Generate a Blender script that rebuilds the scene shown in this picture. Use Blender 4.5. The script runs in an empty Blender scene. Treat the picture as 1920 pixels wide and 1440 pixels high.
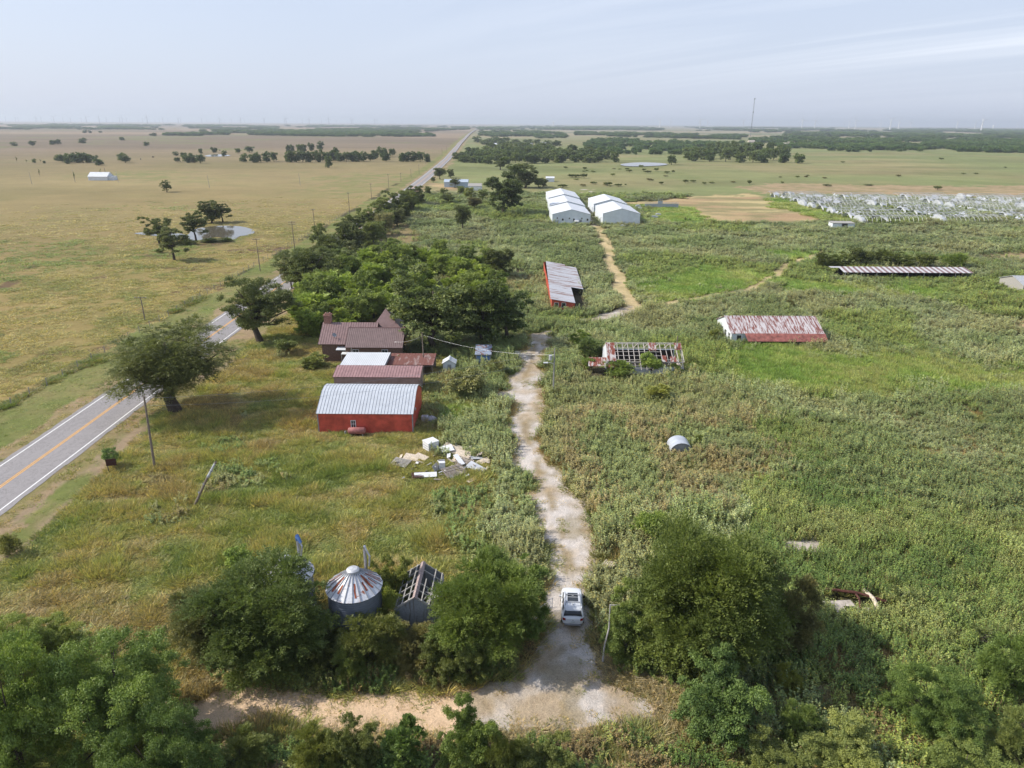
import bpy, math, random
import numpy as np
from mathutils import Vector, Matrix
rad = math.radians
C = bpy.context.scene.collection
SC = bpy.context.scene
# ------------------------------------------------------------------ camera
FPX, PITCH, ROLL, HC = 1331.0, rad(20.19), rad(-0.36), 38.5
FW = np.array([0, math.cos(PITCH), -math.sin(PITCH)]); _r0 = np.array([1.0, 0, 0]); _u0 = np.cross(_r0, FW)
RT = _r0*math.cos(ROLL) - _u0*math.sin(ROLL); UP = _u0*math.cos(ROLL) + _r0*math.sin(ROLL)
cam = bpy.data.cameras.new('camera'); camo = bpy.data.objects.new('camera', cam); C.objects.link(camo)
cam.sensor_width = 36; cam.lens = FPX/1920*36; cam.clip_start = 0.5; cam.clip_end = 90000
m = Matrix(((RT[0], UP[0], -FW[0], 0), (RT[1], UP[1], -FW[1], 0), (RT[2], UP[2], -FW[2], HC), (0, 0, 0, 1)))
camo.matrix_world = m; SC.camera = camo
SC.render.resolution_x, SC.render.resolution_y = 1024, 768

# ------------------------------------------------------------------ light
SUN_EL, SUN_AZ = rad(41), rad(-90+3)       # azimuth clockwise from +Y: the sun stands left, a little beyond
sdir = Vector((math.sin(SUN_AZ)*math.cos(SUN_EL), math.cos(SUN_AZ)*math.cos(SUN_EL), math.sin(SUN_EL)))
sl = bpy.data.lights.new('sun', 'SUN'); sl.energy = 3.7; sl.angle = rad(0.55); sl.color = (1.0, 0.94, 0.84)
so = bpy.data.objects.new('sun', sl); C.objects.link(so); so.rotation_euler = sdir.to_track_quat('Z', 'Y').to_euler()
W = bpy.data.worlds.new('World'); SC.world = W; W.use_nodes = True
nt = W.node_tree; nt.nodes.clear()
def wn(t, **k):
    n = nt.nodes.new(t)
    for a, b in k.items(): setattr(n, a, b)
    return n
sky = wn('ShaderNodeTexSky'); sky.sky_type = 'NISHITA'; sky.sun_disc = False
sky.sun_elevation = SUN_EL; sky.sun_rotation = SUN_AZ; sky.altitude = 300; sky.air_density = 1.0; sky.dust_density = 2.2; sky.ozone_density = 2.0
tc = wn('ShaderNodeTexCoord'); sx = wn('ShaderNodeSeparateXYZ'); nt.links.new(tc.outputs['Generated'], sx.inputs[0])
def wmath(op, a, b=None, clamp=False):
    n = wn('ShaderNodeMath', operation=op); n.use_clamp = clamp
    for i, v in enumerate((a, b)):
        if v is None: continue
        if isinstance(v, (int, float)): n.inputs[i].default_value = v
        else: nt.links.new(v, n.inputs[i])
    return n.outputs[0]
# thin cirrus on a high plane: direction projected to x/z, y/z
zc = wmath('ADD', wmath('MAXIMUM', sx.outputs[2], 0.0), 0.06)
px_ = wmath('DIVIDE', sx.outputs[0], zc); py_ = wmath('DIVIDE', sx.outputs[1], zc)
cx_ = wn('ShaderNodeCombineXYZ'); nt.links.new(px_, cx_.inputs[0]); nt.links.new(py_, cx_.inputs[1])
mp = wn('ShaderNodeMapping'); mp.inputs['Scale'].default_value = (0.13, 0.75, 1); mp.inputs['Location'].default_value = (1.3, 0.35, 0)
mp0 = wn('ShaderNodeMapping'); mp0.inputs['Rotation'].default_value = (0, 0, rad(58)); nt.links.new(cx_.outputs[0], mp0.inputs[0]); nt.links.new(mp0.outputs[0], mp.inputs[0])
nz = wn('ShaderNodeTexNoise'); nz.inputs['Scale'].default_value = 0.55; nz.inputs['Detail'].default_value = 8; nz.inputs['Roughness'].default_value = 0.6; nz.inputs['Distortion'].default_value = 0.7
nt.links.new(mp.outputs[0], nz.inputs['Vector'])
rp = wn('ShaderNodeValToRGB'); rp.color_ramp.elements[0].position = 0.45; rp.color_ramp.elements[1].position = 0.68
nt.links.new(nz.outputs[0], rp.inputs[0])
up_ = wmath('MULTIPLY', wmath('SUBTRACT', sx.outputs[2], 0.015), 13.0, True)
cov = wmath('MULTIPLY', wmath('MULTIPLY', rp.outputs[0], up_), wmath('ADD', wmath('MULTIPLY', sx.outputs[0], 0.9), 0.22, True), True)
# veil of moisture that whitens the lower sky
veil = wmath('MULTIPLY', wmath('SUBTRACT', 1.0, wmath('MULTIPLY', sx.outputs[2], 0.9), True), 0.86)
mx2 = wn('ShaderNodeMix', data_type='RGBA'); nt.links.new(veil, mx2.inputs[0]); nt.links.new(sky.outputs[0], mx2.inputs[6]); mx2.inputs[7].default_value = (3.6, 3.95, 4.85, 1)
mx = wn('ShaderNodeMix', data_type='RGBA'); nt.links.new(cov, mx.inputs[0]); nt.links.new(mx2.outputs[2], mx.inputs[6]); mx.inputs[7].default_value = (6.3, 6.5, 6.9, 1)
bg = wn('ShaderNodeBackground'); bg.inputs[1].default_value = 0.147; nt.links.new(mx.outputs[2], bg.inputs[0])
wo = wn('ShaderNodeOutputWorld'); nt.links.new(bg.outputs[0], wo.inputs[0])
SC.view_settings.view_transform = 'Standard'; SC.view_settings.look = 'None'; SC.view_settings.gamma = 1; SC.view_settings.exposure = 0.38
SC.cycles.max_bounces = 4; SC.cycles.diffuse_bounces = 2; SC.cycles.glossy_bounces = 2; SC.cycles.transmission_bounces = 3; SC.cycles.volume_bounces = 0
SC.cycles.transparent_max_bounces = 4; SC.cycles.caustics_reflective = False; SC.cycles.caustics_refractive = False
SC.cycles.use_denoising = True; SC.cycles.use_adaptive_sampling = False

# ------------------------------------------------------------------ maths helpers
def G(x, y, z=0.0):
    """ground point seen at photograph position x, y (1920 x 1440)"""
    d = FW*FPX + RT*(x-960) + UP*(720-y); t = (z-HC)/d[2]
    return float(d[0]*t), float(d[1]*t)
def PR(X, Y, Z):
    v = np.array([X, Y, Z-HC]); c = v@FW
    return 960+FPX*(v@RT)/c, 720-FPX*(v@UP)/c
def HT(bx, by, ty):
    """height of an upright thing standing at bx, by whose top is seen at ty"""
    X, Y = G(bx, by); lo, hi = 0.0, min(400.0, 30+Y*0.9)
    for _ in range(40):
        mm = (lo+hi)/2
        if PR(X, Y, mm)[1] > ty: lo = mm
        else: hi = mm
    return lo
OLD = [False]
def FX(x, y):
    """survey correction: the farm buildings were first measured with the horizon tilted the other way"""
    if not OLD[0]: return x, y
    r1 = _r0*math.cos(-ROLL)-_u0*math.sin(-ROLL); u1 = _u0*math.cos(-ROLL)+_r0*math.sin(-ROLL); v = np.array([x, y, -HC]); c = v@FW
    return G(960+FPX*(v@r1)/c, 720-FPX*(v@u1)/c)
def _h(ix, iy, s):
    n = (ix.astype(np.int64)*374761393 + iy.astype(np.int64)*668265263 + s*1274126177) & 0xffffffff
    n = ((n ^ (n >> 13))*1274126177) & 0xffffffff
    return ((n ^ (n >> 16)) & 0xffffff)/float(0xffffff)
def vn(x, y, s=0):
    x = np.asarray(x, float); y = np.asarray(y, float)
    ix, iy = np.floor(x), np.floor(y); fx, fy = x-ix, y-iy; fx = fx*fx*(3-2*fx); fy = fy*fy*(3-2*fy)
    a, b, c, d = _h(ix, iy, s), _h(ix+1, iy, s), _h(ix, iy+1, s), _h(ix+1, iy+1, s)
    return (a*(1-fx)+b*fx)*(1-fy)+(c*(1-fx)+d*fx)*fy
def fbm(x, y, sc, o=4, s=0):
    t = 0; a = 1; w = 0; x = np.asarray(x, float)/sc; y = np.asarray(y, float)/sc
    for i in range(o):
        t = t+a*vn(x, y, s+i*17); w += a; a *= 0.5; x = x*2.03+11.3; y = y*2.03+5.7
    return t/w
def inpoly(x, y, P):
    r = np.zeros(x.shape, bool); n = len(P); j = n-1
    for i in range(n):
        xi, yi = P[i]; xj, yj = P[j]
        if yi != yj:
            c = ((yi > y) != (yj > y)) & (x < (xj-xi)*(y-yi)/(yj-yi)+xi); r ^= c
        j = i
    return r
def H(x, y):
    d = np.hypot(x, y); k = np.clip((d-500)/900, 0, 1)
    return (fbm(x, y, 900, 2, 5)-0.5)*5.0*k
def Hs(x, y): return float(H(np.array([x]), np.array([y]))[0])
def lin(r, g, b, k=1.0):
    f = lambda c: (c/255/12.92 if c <= 10 else ((c/255+0.055)/1.055)**2.4)
    return (f(r)*k, f(g)*k, f(b)*k)

# ------------------------------------------------------------------ mesh builder
class MB:
    def __init__(s): s.v = []; s.f = []; s.m = []
    def add(s, vs, fs, mi=0):
        o = len(s.v); s.v += [tuple(p) for p in vs]; s.f += [tuple(o+i for i in f) for f in fs]; s.m += [mi]*len(fs); return s
    def box(s, x0, x1, y0, y1, z0, z1, mi=0):
        return s.add([(x0,y0,z0),(x1,y0,z0),(x1,y1,z0),(x0,y1,z0),(x0,y0,z1),(x1,y0,z1),(x1,y1,z1),(x0,y1,z1)],
                     [(0,3,2,1),(4,5,6,7),(0,1,5,4),(1,2,6,5),(2,3,7,6),(3,0,4,7)], mi)
    def slab(s, a, b, c, d, t, mi=0):
        a, b, c, d = map(Vector, (a, b, c, d)); n = (b-a).cross(d-a).normalized()*t
        return s.add([a, b, c, d, a-n, b-n, c-n, d-n], [(0,1,2,3),(7,6,5,4),(0,4,5,1),(1,5,6,2),(2,6,7,3),(3,7,4,0)], mi)
    def ribs(s, a, b, c, d, step, w, h, mi=0):
        a, b, c, d = map(Vector, (a, b, c, d)); n = (b-a).cross(d-a).normalized()*h; L = (b-a).length; k = max(1, int(L/step))
        u = (b-a).normalized()*w/2
        for i in range(k+1):
            t = min(max(i/k, 0.5*w/L), 1-0.5*w/L); p = a.lerp(b, t); q = d.lerp(c, t)
            s.add([p-u, p+u, q+u, q-u, p-u*0.4+n, p+u*0.4+n, q+u*0.4+n, q-u*0.4+n], [(4,5,6,7),(0,1,5,4),(1,2,6,5),(2,3,7,6),(3,0,4,7)], mi)
        return s
    def poly(s, pts, t=0.0, mi=0):
        n = len(pts)
        if not t: return s.add(pts, [tuple(range(n))], mi)
        P = [Vector(p) for p in pts]; nn = (P[1]-P[0]).cross(P[2]-P[1]).normalized()*t
        return s.add(P+[p-nn for p in P], [tuple(range(n)), tuple(range(2*n-1, n-1, -1))]+[(i, i+n, (i+1) % n+n, (i+1) % n) for i in range(n)], mi)
    def tube(s, pts, r, n=8, mi=0, cap=True):
        P = [Vector(p) for p in pts]
        if isinstance(r, (int, float)): r = [r]*len(P)
        o = len(s.v); 
        for i, p in enumerate(P):
            d = (P[min(i+1, len(P)-1)]-P[max(i-1, 0)]).normalized()
            a = d.cross(Vector((0, 0, 1)) if abs(d.z) < 0.95 else Vector((1, 0, 0))).normalized(); b = d.cross(a)
            for k in range(n):
                t = 2*math.pi*k/n; s.v.append(tuple(p+(a*math.cos(t)+b*math.sin(t))*r[i]))
        for i in range(len(P)-1):
            for k in range(n):
                s.f.append((o+i*n+k, o+i*n+(k+1) % n, o+(i+1)*n+(k+1) % n, o+(i+1)*n+k)); s.m.append(mi)
        if cap:
            s.f.append(tuple(o+k for k in range(n))[::-1]); s.m.append(mi); e = o+(len(P)-1)*n
            s.f.append(tuple(e+k for k in range(n))); s.m.append(mi)
        return s
    def bar(s, a, b, w, h=None, mi=0):
        a, b = Vector(a), Vector(b); h = h or w; d = (b-a).normalized(); u = d.cross(Vector((0,0,1)) if abs(d.z) < 0.95 else Vector((0,1,0))).normalized(); v = u.cross(d)
        u *= w/2; v *= h/2
        return s.add([a-u-v, a+u-v, a+u+v, a-u+v, b-u-v, b+u-v, b+u+v, b-u+v], [(0,1,2,3),(7,6,5,4),(0,4,5,1),(1,5,6,2),(2,6,7,3),(3,7,4,0)], mi)
    def build(s, name, mats, parent=None, smooth=False, link=True):
        me = bpy.data.meshes.new(name); me.from_pydata(s.v, [], s.f)
        if not isinstance(mats, (list, tuple)): mats = [mats]
        for mt in mats: me.materials.append(mt)
        me.polygons.foreach_set('material_index', s.m)
        if smooth: me.polygons.foreach_set('use_smooth', [True]*len(s.f))
        me.update(); o = bpy.data.objects.new(name, me)
        if link: C.objects.link(o)
        if parent: o.parent = parent
        return o
def tag(o, label=None, cat=None, group=None, kind=None):
    if label: o['label'] = label
    if cat: o['category'] = cat
    if group: o['group'] = group
    if kind: o['kind'] = kind
    return o
def thing(name, label, cat, loc=(0, 0, 0), rz=0, group=None):
    o = bpy.data.objects.new(name, None); C.objects.link(o); o.location = (*FX(loc[0], loc[1]), loc[2]); o.rotation_euler = (0, 0, rz); o.empty_display_size = 0.3
    return tag(o, label, cat, group)
def copy_tree(o, parent=None):
    c = o.copy(); C.objects.link(c)
    if parent: c.parent = parent
    for ch in o.children: copy_tree(ch, c)
    return c
def quadmesh(name, V, mats, rnd=None, mi=None, extra=None):
    """V: (n,4,3) array of quads"""
    n = len(V); me = bpy.data.meshes.new(name); me.vertices.add(n*4); me.vertices.foreach_set('co', V.reshape(-1).astype(np.float32))
    me.loops.add(n*4); me.loops.foreach_set('vertex_index', np.arange(n*4, dtype=np.int32))
    me.polygons.add(n); me.polygons.foreach_set('loop_start', np.arange(0, n*4, 4, dtype=np.int32))
    for mt in (mats if isinstance(mats, (list, tuple)) else [mats]): me.materials.append(mt)
    if mi is not None: me.polygons.foreach_set('material_index', np.asarray(mi, dtype=np.int32))
    if rnd is not None:
        a = me.attributes.new('rnd', 'FLOAT', 'FACE'); a.data.foreach_set('value', np.asarray(rnd, dtype=np.float32))
    me.update(calc_edges=True); return me

# ------------------------------------------------------------------ materials
MT = {}
class NB:
    def __init__(s, name):
        s.mat = bpy.data.materials.new(name); s.mat.use_nodes = True; s.t = s.mat.node_tree; s.t.nodes.clear(); s.out = s.n('ShaderNodeOutputMaterial'); MT[name] = s.mat
    def n(s, t, **k):
        x = s.t.nodes.new(t)
        for a, b in k.items(): setattr(x, a, b)
        return x
    def l(s, a, b): s.t.links.new(a, b)
    def setv(s, sock, v):
        if isinstance(v, bpy.types.NodeSocket): s.l(v, sock)
        elif isinstance(v, (int, float)): sock.default_value = v
        else: sock.default_value = tuple(v)+((1,) if len(v) == 3 and len(sock.default_value) == 4 else ())
    def math(s, op, a, b=0.0, clamp=False):
        x = s.n('ShaderNodeMath', operation=op); x.use_clamp = clamp; s.setv(x.inputs[0], a); s.setv(x.inputs[1], b); return x.outputs[0]
    def noise(s, scale, detail=4, rough=0.55, vec=None, dist=0.0):
        x = s.n('ShaderNodeTexNoise'); x.inputs['Scale'].default_value = scale; x.inputs['Detail'].default_value = detail; x.inputs['Roughness'].default_value = rough; x.inputs['Distortion'].default_value = dist
        if vec is not None: s.l(vec, x.inputs['Vector'])
        return x.outputs[0]
    def coord(s, kind='Object', scale=(1, 1, 1), rot=(0, 0, 0)):
        c = s.n('ShaderNodeTexCoord'); mp = s.n('ShaderNodeMapping'); mp.inputs['Scale'].default_value = scale; mp.inputs['Rotation'].default_value = rot; s.l(c.outputs[kind], mp.inputs[0]); return mp.outputs[0]
    def ramp(s, f, stops):
        r = s.n('ShaderNodeValToRGB'); cr = r.color_ramp
        while len(cr.elements) < len(stops): cr.elements.new(0.5)
        for e, (p, c) in zip(cr.elements, stops): e.position = p; e.color = (c, c, c, 1) if isinstance(c, (int, float)) else tuple(c)+(1,)
        s.l(f, r.inputs[0]); return r.outputs[0]
    def mix(s, f, a, b, mode='MIX'):
        x = s.n('ShaderNodeMix', data_type='RGBA', blend_type=mode); s.setv(x.inputs[0], f); s.setv(x.inputs[6], a); s.setv(x.inputs[7], b); return x.outputs[2]
    def pbr(s, col, rough=0.8, metal=0.0, spec=0.3, bump=None, bstr=0.3, bdist=0.05, **kw):
        p = s.n('ShaderNodeBsdfPrincipled'); s.setv(p.inputs['Base Color'], col); s.setv(p.inputs['Roughness'], rough); s.setv(p.inputs['Metallic'], metal); p.inputs['Specular IOR Level'].default_value = spec
        if bump is not None:
            b = s.n('ShaderNodeBump'); b.inputs['Strength'].default_value = bstr; b.inputs['Distance'].default_value = bdist; s.l(bump, b.inputs['Height']); s.l(b.outputs[0], p.inputs['Normal'])
        s.l(p.outputs[0], s.out.inputs[0]); return p
def simple(name, col, rough=0.7, metal=0.0, var=0.15, scale=3.0, spec=0.3, bstr=0.15):
    b = NB(name); v = b.coord(); n = b.noise(scale, 5, 0.6, v)
    c = b.mix(1.0, col, b.ramp(n, [(0.3, 1-var*2), (0.7, 1+var)]), 'MULTIPLY')
    b.pbr(c, rough, metal, spec, bump=n, bstr=bstr, bdist=0.02); return b.mat
def rusty(name, base, rust, amount, stretch=(1, 1, 1), scale=0.8, rough=0.5, metal=0.0, dirt=0.2):
    b = NB(name); v = b.coord('Object', stretch); n = b.noise(scale, 8, 0.68, v, 0.4); n2 = b.noise(6.0, 5, 0.6, b.coord())
    m_ = b.ramp(n, [(amount-0.04, 1.0), (amount+0.05, 0.0)])
    rc = b.mix(n2, rust, tuple(c*0.45 for c in rust)); bc = b.mix(1.0, base, b.ramp(n2, [(0.3, 1-dirt*1.6), (0.65, 1.0)]), 'MULTIPLY')
    c = b.mix(m_, bc, rc); r = b.math('ADD', b.math('MULTIPLY', m_, 0.35), rough, True)
    b.pbr(c, r, metal, 0.4, bump=n2, bstr=0.1, bdist=0.01); return b.mat
white_roof = simple('white_roof', (0.70, 0.72, 0.74), 0.42, 0, 0.05, 0.6)
white_wall = simple('white_wall', (0.70, 0.74, 0.78), 0.5, 0, 0.06, 0.5)
white_trim = simple('white_trim', (0.72, 0.72, 0.70), 0.5)
galv = rusty('galvanised_roof', (0.50, 0.52, 0.55), (0.27, 0.10, 0.05), 0.33, (0.4, 0.4, 1), 0.8, 0.42)
barn_roof = simple('barn_roof', (0.53, 0.565, 0.61), 0.4, 0.0, 0.06, 1.0)
red_wall = simple('red_wall', (0.62, 0.105, 0.07), 0.5, 0, 0.2, 0.8)
brown_roof = simple('brown_roof', (0.27, 0.18, 0.172), 0.45, 0, 0.10, 1.5)
pink_roof = simple('pink_roof', (0.36, 0.215, 0.21), 0.45, 0, 0.12, 1.2)
pink_wall = simple('pink_wall', (0.36, 0.255, 0.23), 0.6, 0, 0.12, 1.2)
rib_dark = simple('rib_dark', (0.30, 0.31, 0.33), 0.5)
seam_white = simple('seam_white', (0.42, 0.44, 0.47), 0.45)
rib_brown = simple('rib_brown', (0.15, 0.085, 0.08), 0.5)
brick = simple('brick_wall', (0.22, 0.135, 0.10), 0.85, 0, 0.25, 6)
chimney_brick = simple('chimney_brick', (0.36, 0.19, 0.15), 0.85, 0, 0.2, 6)
lean_roof = rusty('lean_to_roof', (0.58, 0.58, 0.60), (0.34, 0.20, 0.16), 0.44, (0.10, 1.3, 1), 0.8, 0.45)
barn_rust = rusty('rust_streaked_roof', (0.62, 0.58, 0.58), (0.28, 0.105, 0.085), 0.485, (4.5, 0.4, 1), 0.8, 0.5)
barn_rust2 = simple('red_rust_roof', (0.31, 0.115, 0.095), 0.6, 0, 0.25, 1.5)
ruin_rust = rusty('ruin_roof', (0.60, 0.56, 0.54), (0.30, 0.09, 0.06), 0.52, (1.6, 0.3, 1), 1.0, 0.6)
cone_roof = rusty('bin_roof', (0.74, 0.75, 0.78), (0.40, 0.12, 0.05), 0.37, (1, 1, 1), 1.6, 0.38)
streak_rust = simple('rust_streak', (0.36, 0.10, 0.045), 0.8, 0, 0.3, 3)
bin_wall = simple('bin_wall', (0.20, 0.225, 0.28), 0.45, 0.2, 0.1, 1.5, 0.5)
old_wood = simple('old_wood', (0.36, 0.31, 0.27), 0.9, 0, 0.25, 8)
grey_wood = simple('grey_wood', (0.40, 0.38, 0.35), 0.9, 0, 0.25, 8)
pole_wood = simple('pole_wood', (0.23, 0.19, 0.155), 0.9, 0, 0.2, 6)
plank = simple('plank', (0.66, 0.56, 0.44), 0.85, 0, 0.22, 5)
shed_board = rusty('shed_board', (0.30, 0.32, 0.345), (0.20, 0.17, 0.15), 0.40, (5, 5, 0.3), 1.2, 0.85)
shade_in = simple('interior_shade', (0.03, 0.026, 0.022), 0.95)  # near-black colour stands in for the shade inside buildings and openings
rafter_white = simple('rafter', (0.58, 0.53, 0.48), 0.85, 0, 0.2, 8)
black_rubber = simple('black_rubber', (0.015, 0.015, 0.017), 0.8)
steel = simple('steel', (0.45, 0.46, 0.48), 0.4, 0.6)
lt_metal = simple('light_metal', (0.55, 0.56, 0.58), 0.45, 0.2)
plastic_w = simple('white_plastic', (0.52, 0.54, 0.57), 0.5, 0, 0.12, 1.0)
appliance = simple('appliance_white', (0.74, 0.75, 0.76), 0.4, 0, 0.06, 3)
blue_tarp = rusty('blue_roof', (0.30, 0.36, 0.46), (0.22, 0.11, 0.08), 0.46, (1, 1, 1), 1.6, 0.6)
blue_paint = simple('blue_paint', (0.10, 0.20, 0.45), 0.5)
conc = simple('concrete', (0.50, 0.44, 0.38), 0.9, 0, 0.2, 3)
rust_pipe = simple('rust_pipe', (0.10, 0.04, 0.03), 0.85, 0, 0.25, 4)
bark = simple('bark', (0.085, 0.066, 0.052), 0.95, 0, 0.25, 6)
pale_bark = simple('pale_bark', (0.20, 0.165, 0.14), 0.95, 0, 0.2, 6)
sign_brown = simple('sign_brown', (0.06, 0.022, 0.018), 0.7)
car_paint = simple('car_paint', (0.72, 0.74, 0.77), 0.18, 0.05, 0.01, 1, 0.6, 0.0)
lamp_red = simple('lamp_red', (0.25, 0.01, 0.01), 0.25)
plate_w = simple('plate', (0.55, 0.6, 0.6), 0.5)
turb_w = simple('turbine_white', (0.80, 0.80, 0.80), 0.5, 0, 0.02); turb_backlit = simple('turbine_backlit', (0.22, 0.23, 0.26), 0.6, 0, 0.02)  # second one: darker copy of the white, backlit look put into the colour
tank_red = simple('tank_red', (0.36, 0.14, 0.13), 0.6, 0, 0.2, 3)
cow_black = simple('cow_hide', (0.02, 0.015, 0.012), 0.9)
b = NB('window_glass'); b.pbr((0.03, 0.035, 0.04), 0.08, 0.0, 0.6); glass = b.mat
b = NB('pond_water'); nn = b.noise(0.9, 4, 0.5, b.coord('Object')); b.pbr((0.13, 0.115, 0.085), 0.07, 0.0, 0.6, bump=nn, bstr=0.05, bdist=0.05); water_m = b.mat
# foliage: one for trees (tint from the object colour), one for scattered plants (tint from the instance)
def foliage(name, inst, trans=0.32, var=(0.62, 1.35)):
    b = NB(name)
    if inst: a = b.n('ShaderNodeAttribute', attribute_type='INSTANCER', attribute_name='tint'); col = a.outputs['Color']
    else: a = b.n('ShaderNodeObjectInfo'); col = a.outputs['Color']
    r = b.n('ShaderNodeAttribute', attribute_type='GEOMETRY', attribute_name='rnd').outputs['Fac']
    c = b.mix(1.0, col, b.ramp(r, [(0.0, (var[0]*0.85, var[0], var[0]*1.05)), (0.6, (1, 1, 1)), (1.0, (var[1]*1.08, var[1], var[1]*0.72))]), 'MULTIPLY')
    d = b.n('ShaderNodeBsdfPrincipled'); b.l(c, d.inputs['Base Color']); d.inputs['Roughness'].default_value = 0.5; d.inputs['Specular IOR Level'].default_value = 0.28
    t = b.n('ShaderNodeBsdfTranslucent'); b.l(b.mix(1.0, c, (1.1, 1.15, 0.7), 'MULTIPLY'), t.inputs[0])
    s = b.n('ShaderNodeMixShader'); s.inputs[0].default_value = trans; b.l(d.outputs[0], s.inputs[1]); b.l(t.outputs[0], s.inputs[2]); b.l(s.outputs[0], b.out.inputs[0])
    return b.mat
leaf_obj = foliage('leaf', False, 0.30); leaf_inst = foliage('plant', True, 0.28)
b = NB('flower_yellow'); b.pbr((0.62, 0.48, 0.10), 0.7); flower = b.mat
b = NB('dry_stem'); b.pbr((0.20, 0.12, 0.07), 0.9); drystem = b.mat
# ------------------------------------------------------------------ land use, traced as outlines on the ground
def gp(*pts): return [G(*p) for p in pts]
RC = np.array([(-57.0, -200), (-57.0, 10), (-57.1, 80), (-57.6, 140), (-58.2, 178), (-60, 330), (-64.5, 537), (-68, 644), (-75, 838), (-108.6, 1514), (-155, 2635), (-223, 4500), (-345, 8500)])
def roadx(y): return np.interp(y, RC[:, 1], RC[:, 0])
ZONES = [
 ('track', gp((-260,1298),(100,1290),(370,1306),(480,1298),(640,1303),(760,1301),(860,1288),(940,1268),(985,1235),(1100,1235),(1150,1275),(1235,1300),(1240,1345),(1180,1366),(1060,1362),(960,1372),(800,1374),(640,1372),(520,1352),(430,1367),(340,1378),(100,1385),(-260,1390))),
 ('gravel', gp((900,1275),(985,1238),(1012,1190),(1010,1130),(1030,1080),(1012,1010),(992,950),(967,870),(952,800),(938,750),(948,712),(968,690),(974,650),(984,622),(1032,617),(1026,650),(1022,700),(1012,745),(1016,790),(1030,840),(1055,890),(1090,950),(1112,1010),(1125,1070),(1118,1130),(1110,1200),(1125,1250),(1215,1298),(1225,1345),(1180,1362),(1060,1360),(960,1366),(880,1352),(860,1310))),
 ('dryweed', gp((1120,1225),(1150,1262),(1300,1290),(1500,1290),(1720,1310),(1720,1352),(1500,1347),(1350,1352),(1235,1350),(1235,1300),(1150,1275))),
 ('lush', gp((1390,985),(1440,930),(1560,900),(1640,955),(1760,965),(1960,1000),(2200,1010),(2200,1290),(1760,1300),(1600,1290),(1480,1270),(1400,1200))),
 ('brownweeds', gp((1075,700),(1180,690),(1300,705),(1390,760),(1480,800),(1460,870),(1350,940),(1200,960),(1130,1040),(1100,975),(1050,870),(1020,800),(1015,740))),
 ('bright', gp((1190,530),(1300,500),(1440,505),(1420,535),(1290,572),(1220,565))),
 ('bright', gp((1320,655),(1480,640),(1560,665),(1700,650),(1790,665),(1810,700),(1760,738),(1640,748),(1560,740),(1430,748),(1340,705))),
 ('bright', gp((1740,700),(1900,688),(2000,700),(2000,735),(1800,745))),
 ('bright', gp((1380,522),(1560,530),(1760,545),(1900,540),(1750,562),(1500,550))),
 ('bright', gp((1440,470),(1560,478),(1520,492),(1440,488))),
 ('lush', gp((1440,795),(1480,785),(1560,840),(1620,870),(1560,905),(1490,870))),
 ('bright', gp((832,758),(900,745),(918,782),(850,797))),
 ('lush', gp((1620,480),(1760,478),(1850,500),(1700,492))),
 ('barefield', gp((1310,368),(1400,362),(1440,375),(1500,395),(1540,412),(1480,420),(1380,418),(1290,412),(1190,392),(1160,382),(1240,372))),
 ('tanstrip', gp((1380,352),(1500,344),(1700,347),(2100,350),(2100,372),(1700,367),(1440,362))),
 ('tanstrip', gp((1810,470),(1900,465),(1980,480),(1970,492),(1860,490))),
 ('barefield', gp((1885,600),(1930,595),(1935,625),(1895,620))),
 ('barefield', gp((1845,1215),(1875,1220),(1890,1270),(1860,1260))),
 ('drygrass', gp((930,520),(1000,505),(1010,540),(960,560))),
 ('drygrass', gp((745,415),(800,418),(790,445),(730,480),(700,470))),
 ('green', gp((1190,385),(1300,392),(1290,420),(1200,420))),
 ('green', gp((1440,362),(1500,378),(1600,415),(1560,418),(1470,390),(1420,368))),
 ('gravel', gp((1096,355),(1103,355),(1128,440),(1112,440))),
 ('barefield', gp((800,345),(830,343),(850,350),(830,362),(800,358))),
 ('dryweed', gp((560,1370),(960,1374),(1235,1352),(1240,1500),(300,1500),(380,1390))),
]
TRACKS = [
 ('strawtrack', gp((1120,425),(1135,455),(1150,500),(1160,535),(1175,560),(1188,578)), 2.1),
 ('gravel', gp((1106,602),(1130,596),(1160,588),(1182,580)), 2.7),
 ('strawtrack', gp((1188,578),(1250,568),(1330,555)), 1.7),
 ('strawtrack', gp((1330,555),(1400,545),(1480,500),(1550,470)), 1.5),
 ('strawtrack', gp((130,375),(150,440),(110,490),(70,540),(60,590)), 1.2),
 ('strawtrack', gp((245,310),(262,306),(295,300),(300,290),(270,286)), 2.5),
 ('strawtrack', gp((0,345),(60,342),(120,340),(210,336),(300,345)), 2.0),
]
def dline(x, y, pts):
    d = np.full(x.shape, 1e9)
    for (x0, y0), (x1, y1) in zip(pts[:-1], pts[1:]):
        vx, vy = x1-x0, y1-y0; t = np.clip(((x-x0)*vx+(y-y0)*vy)/(vx*vx+vy*vy), 0, 1); d = np.minimum(d, np.hypot(x-x0-t*vx, y-y0-t*vy))
    return d
KN = ['meadow', 'pasture', 'yard', 'weeds', 'verge', 'roadside', 'track', 'gravel', 'dryweed', 'lush', 'brownweeds', 'bright', 'barefield', 'tanstrip', 'drygrass', 'green', 'strawtrack', 'ditch']
KI = {k: i for i, k in enumerate(KN)}
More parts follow.
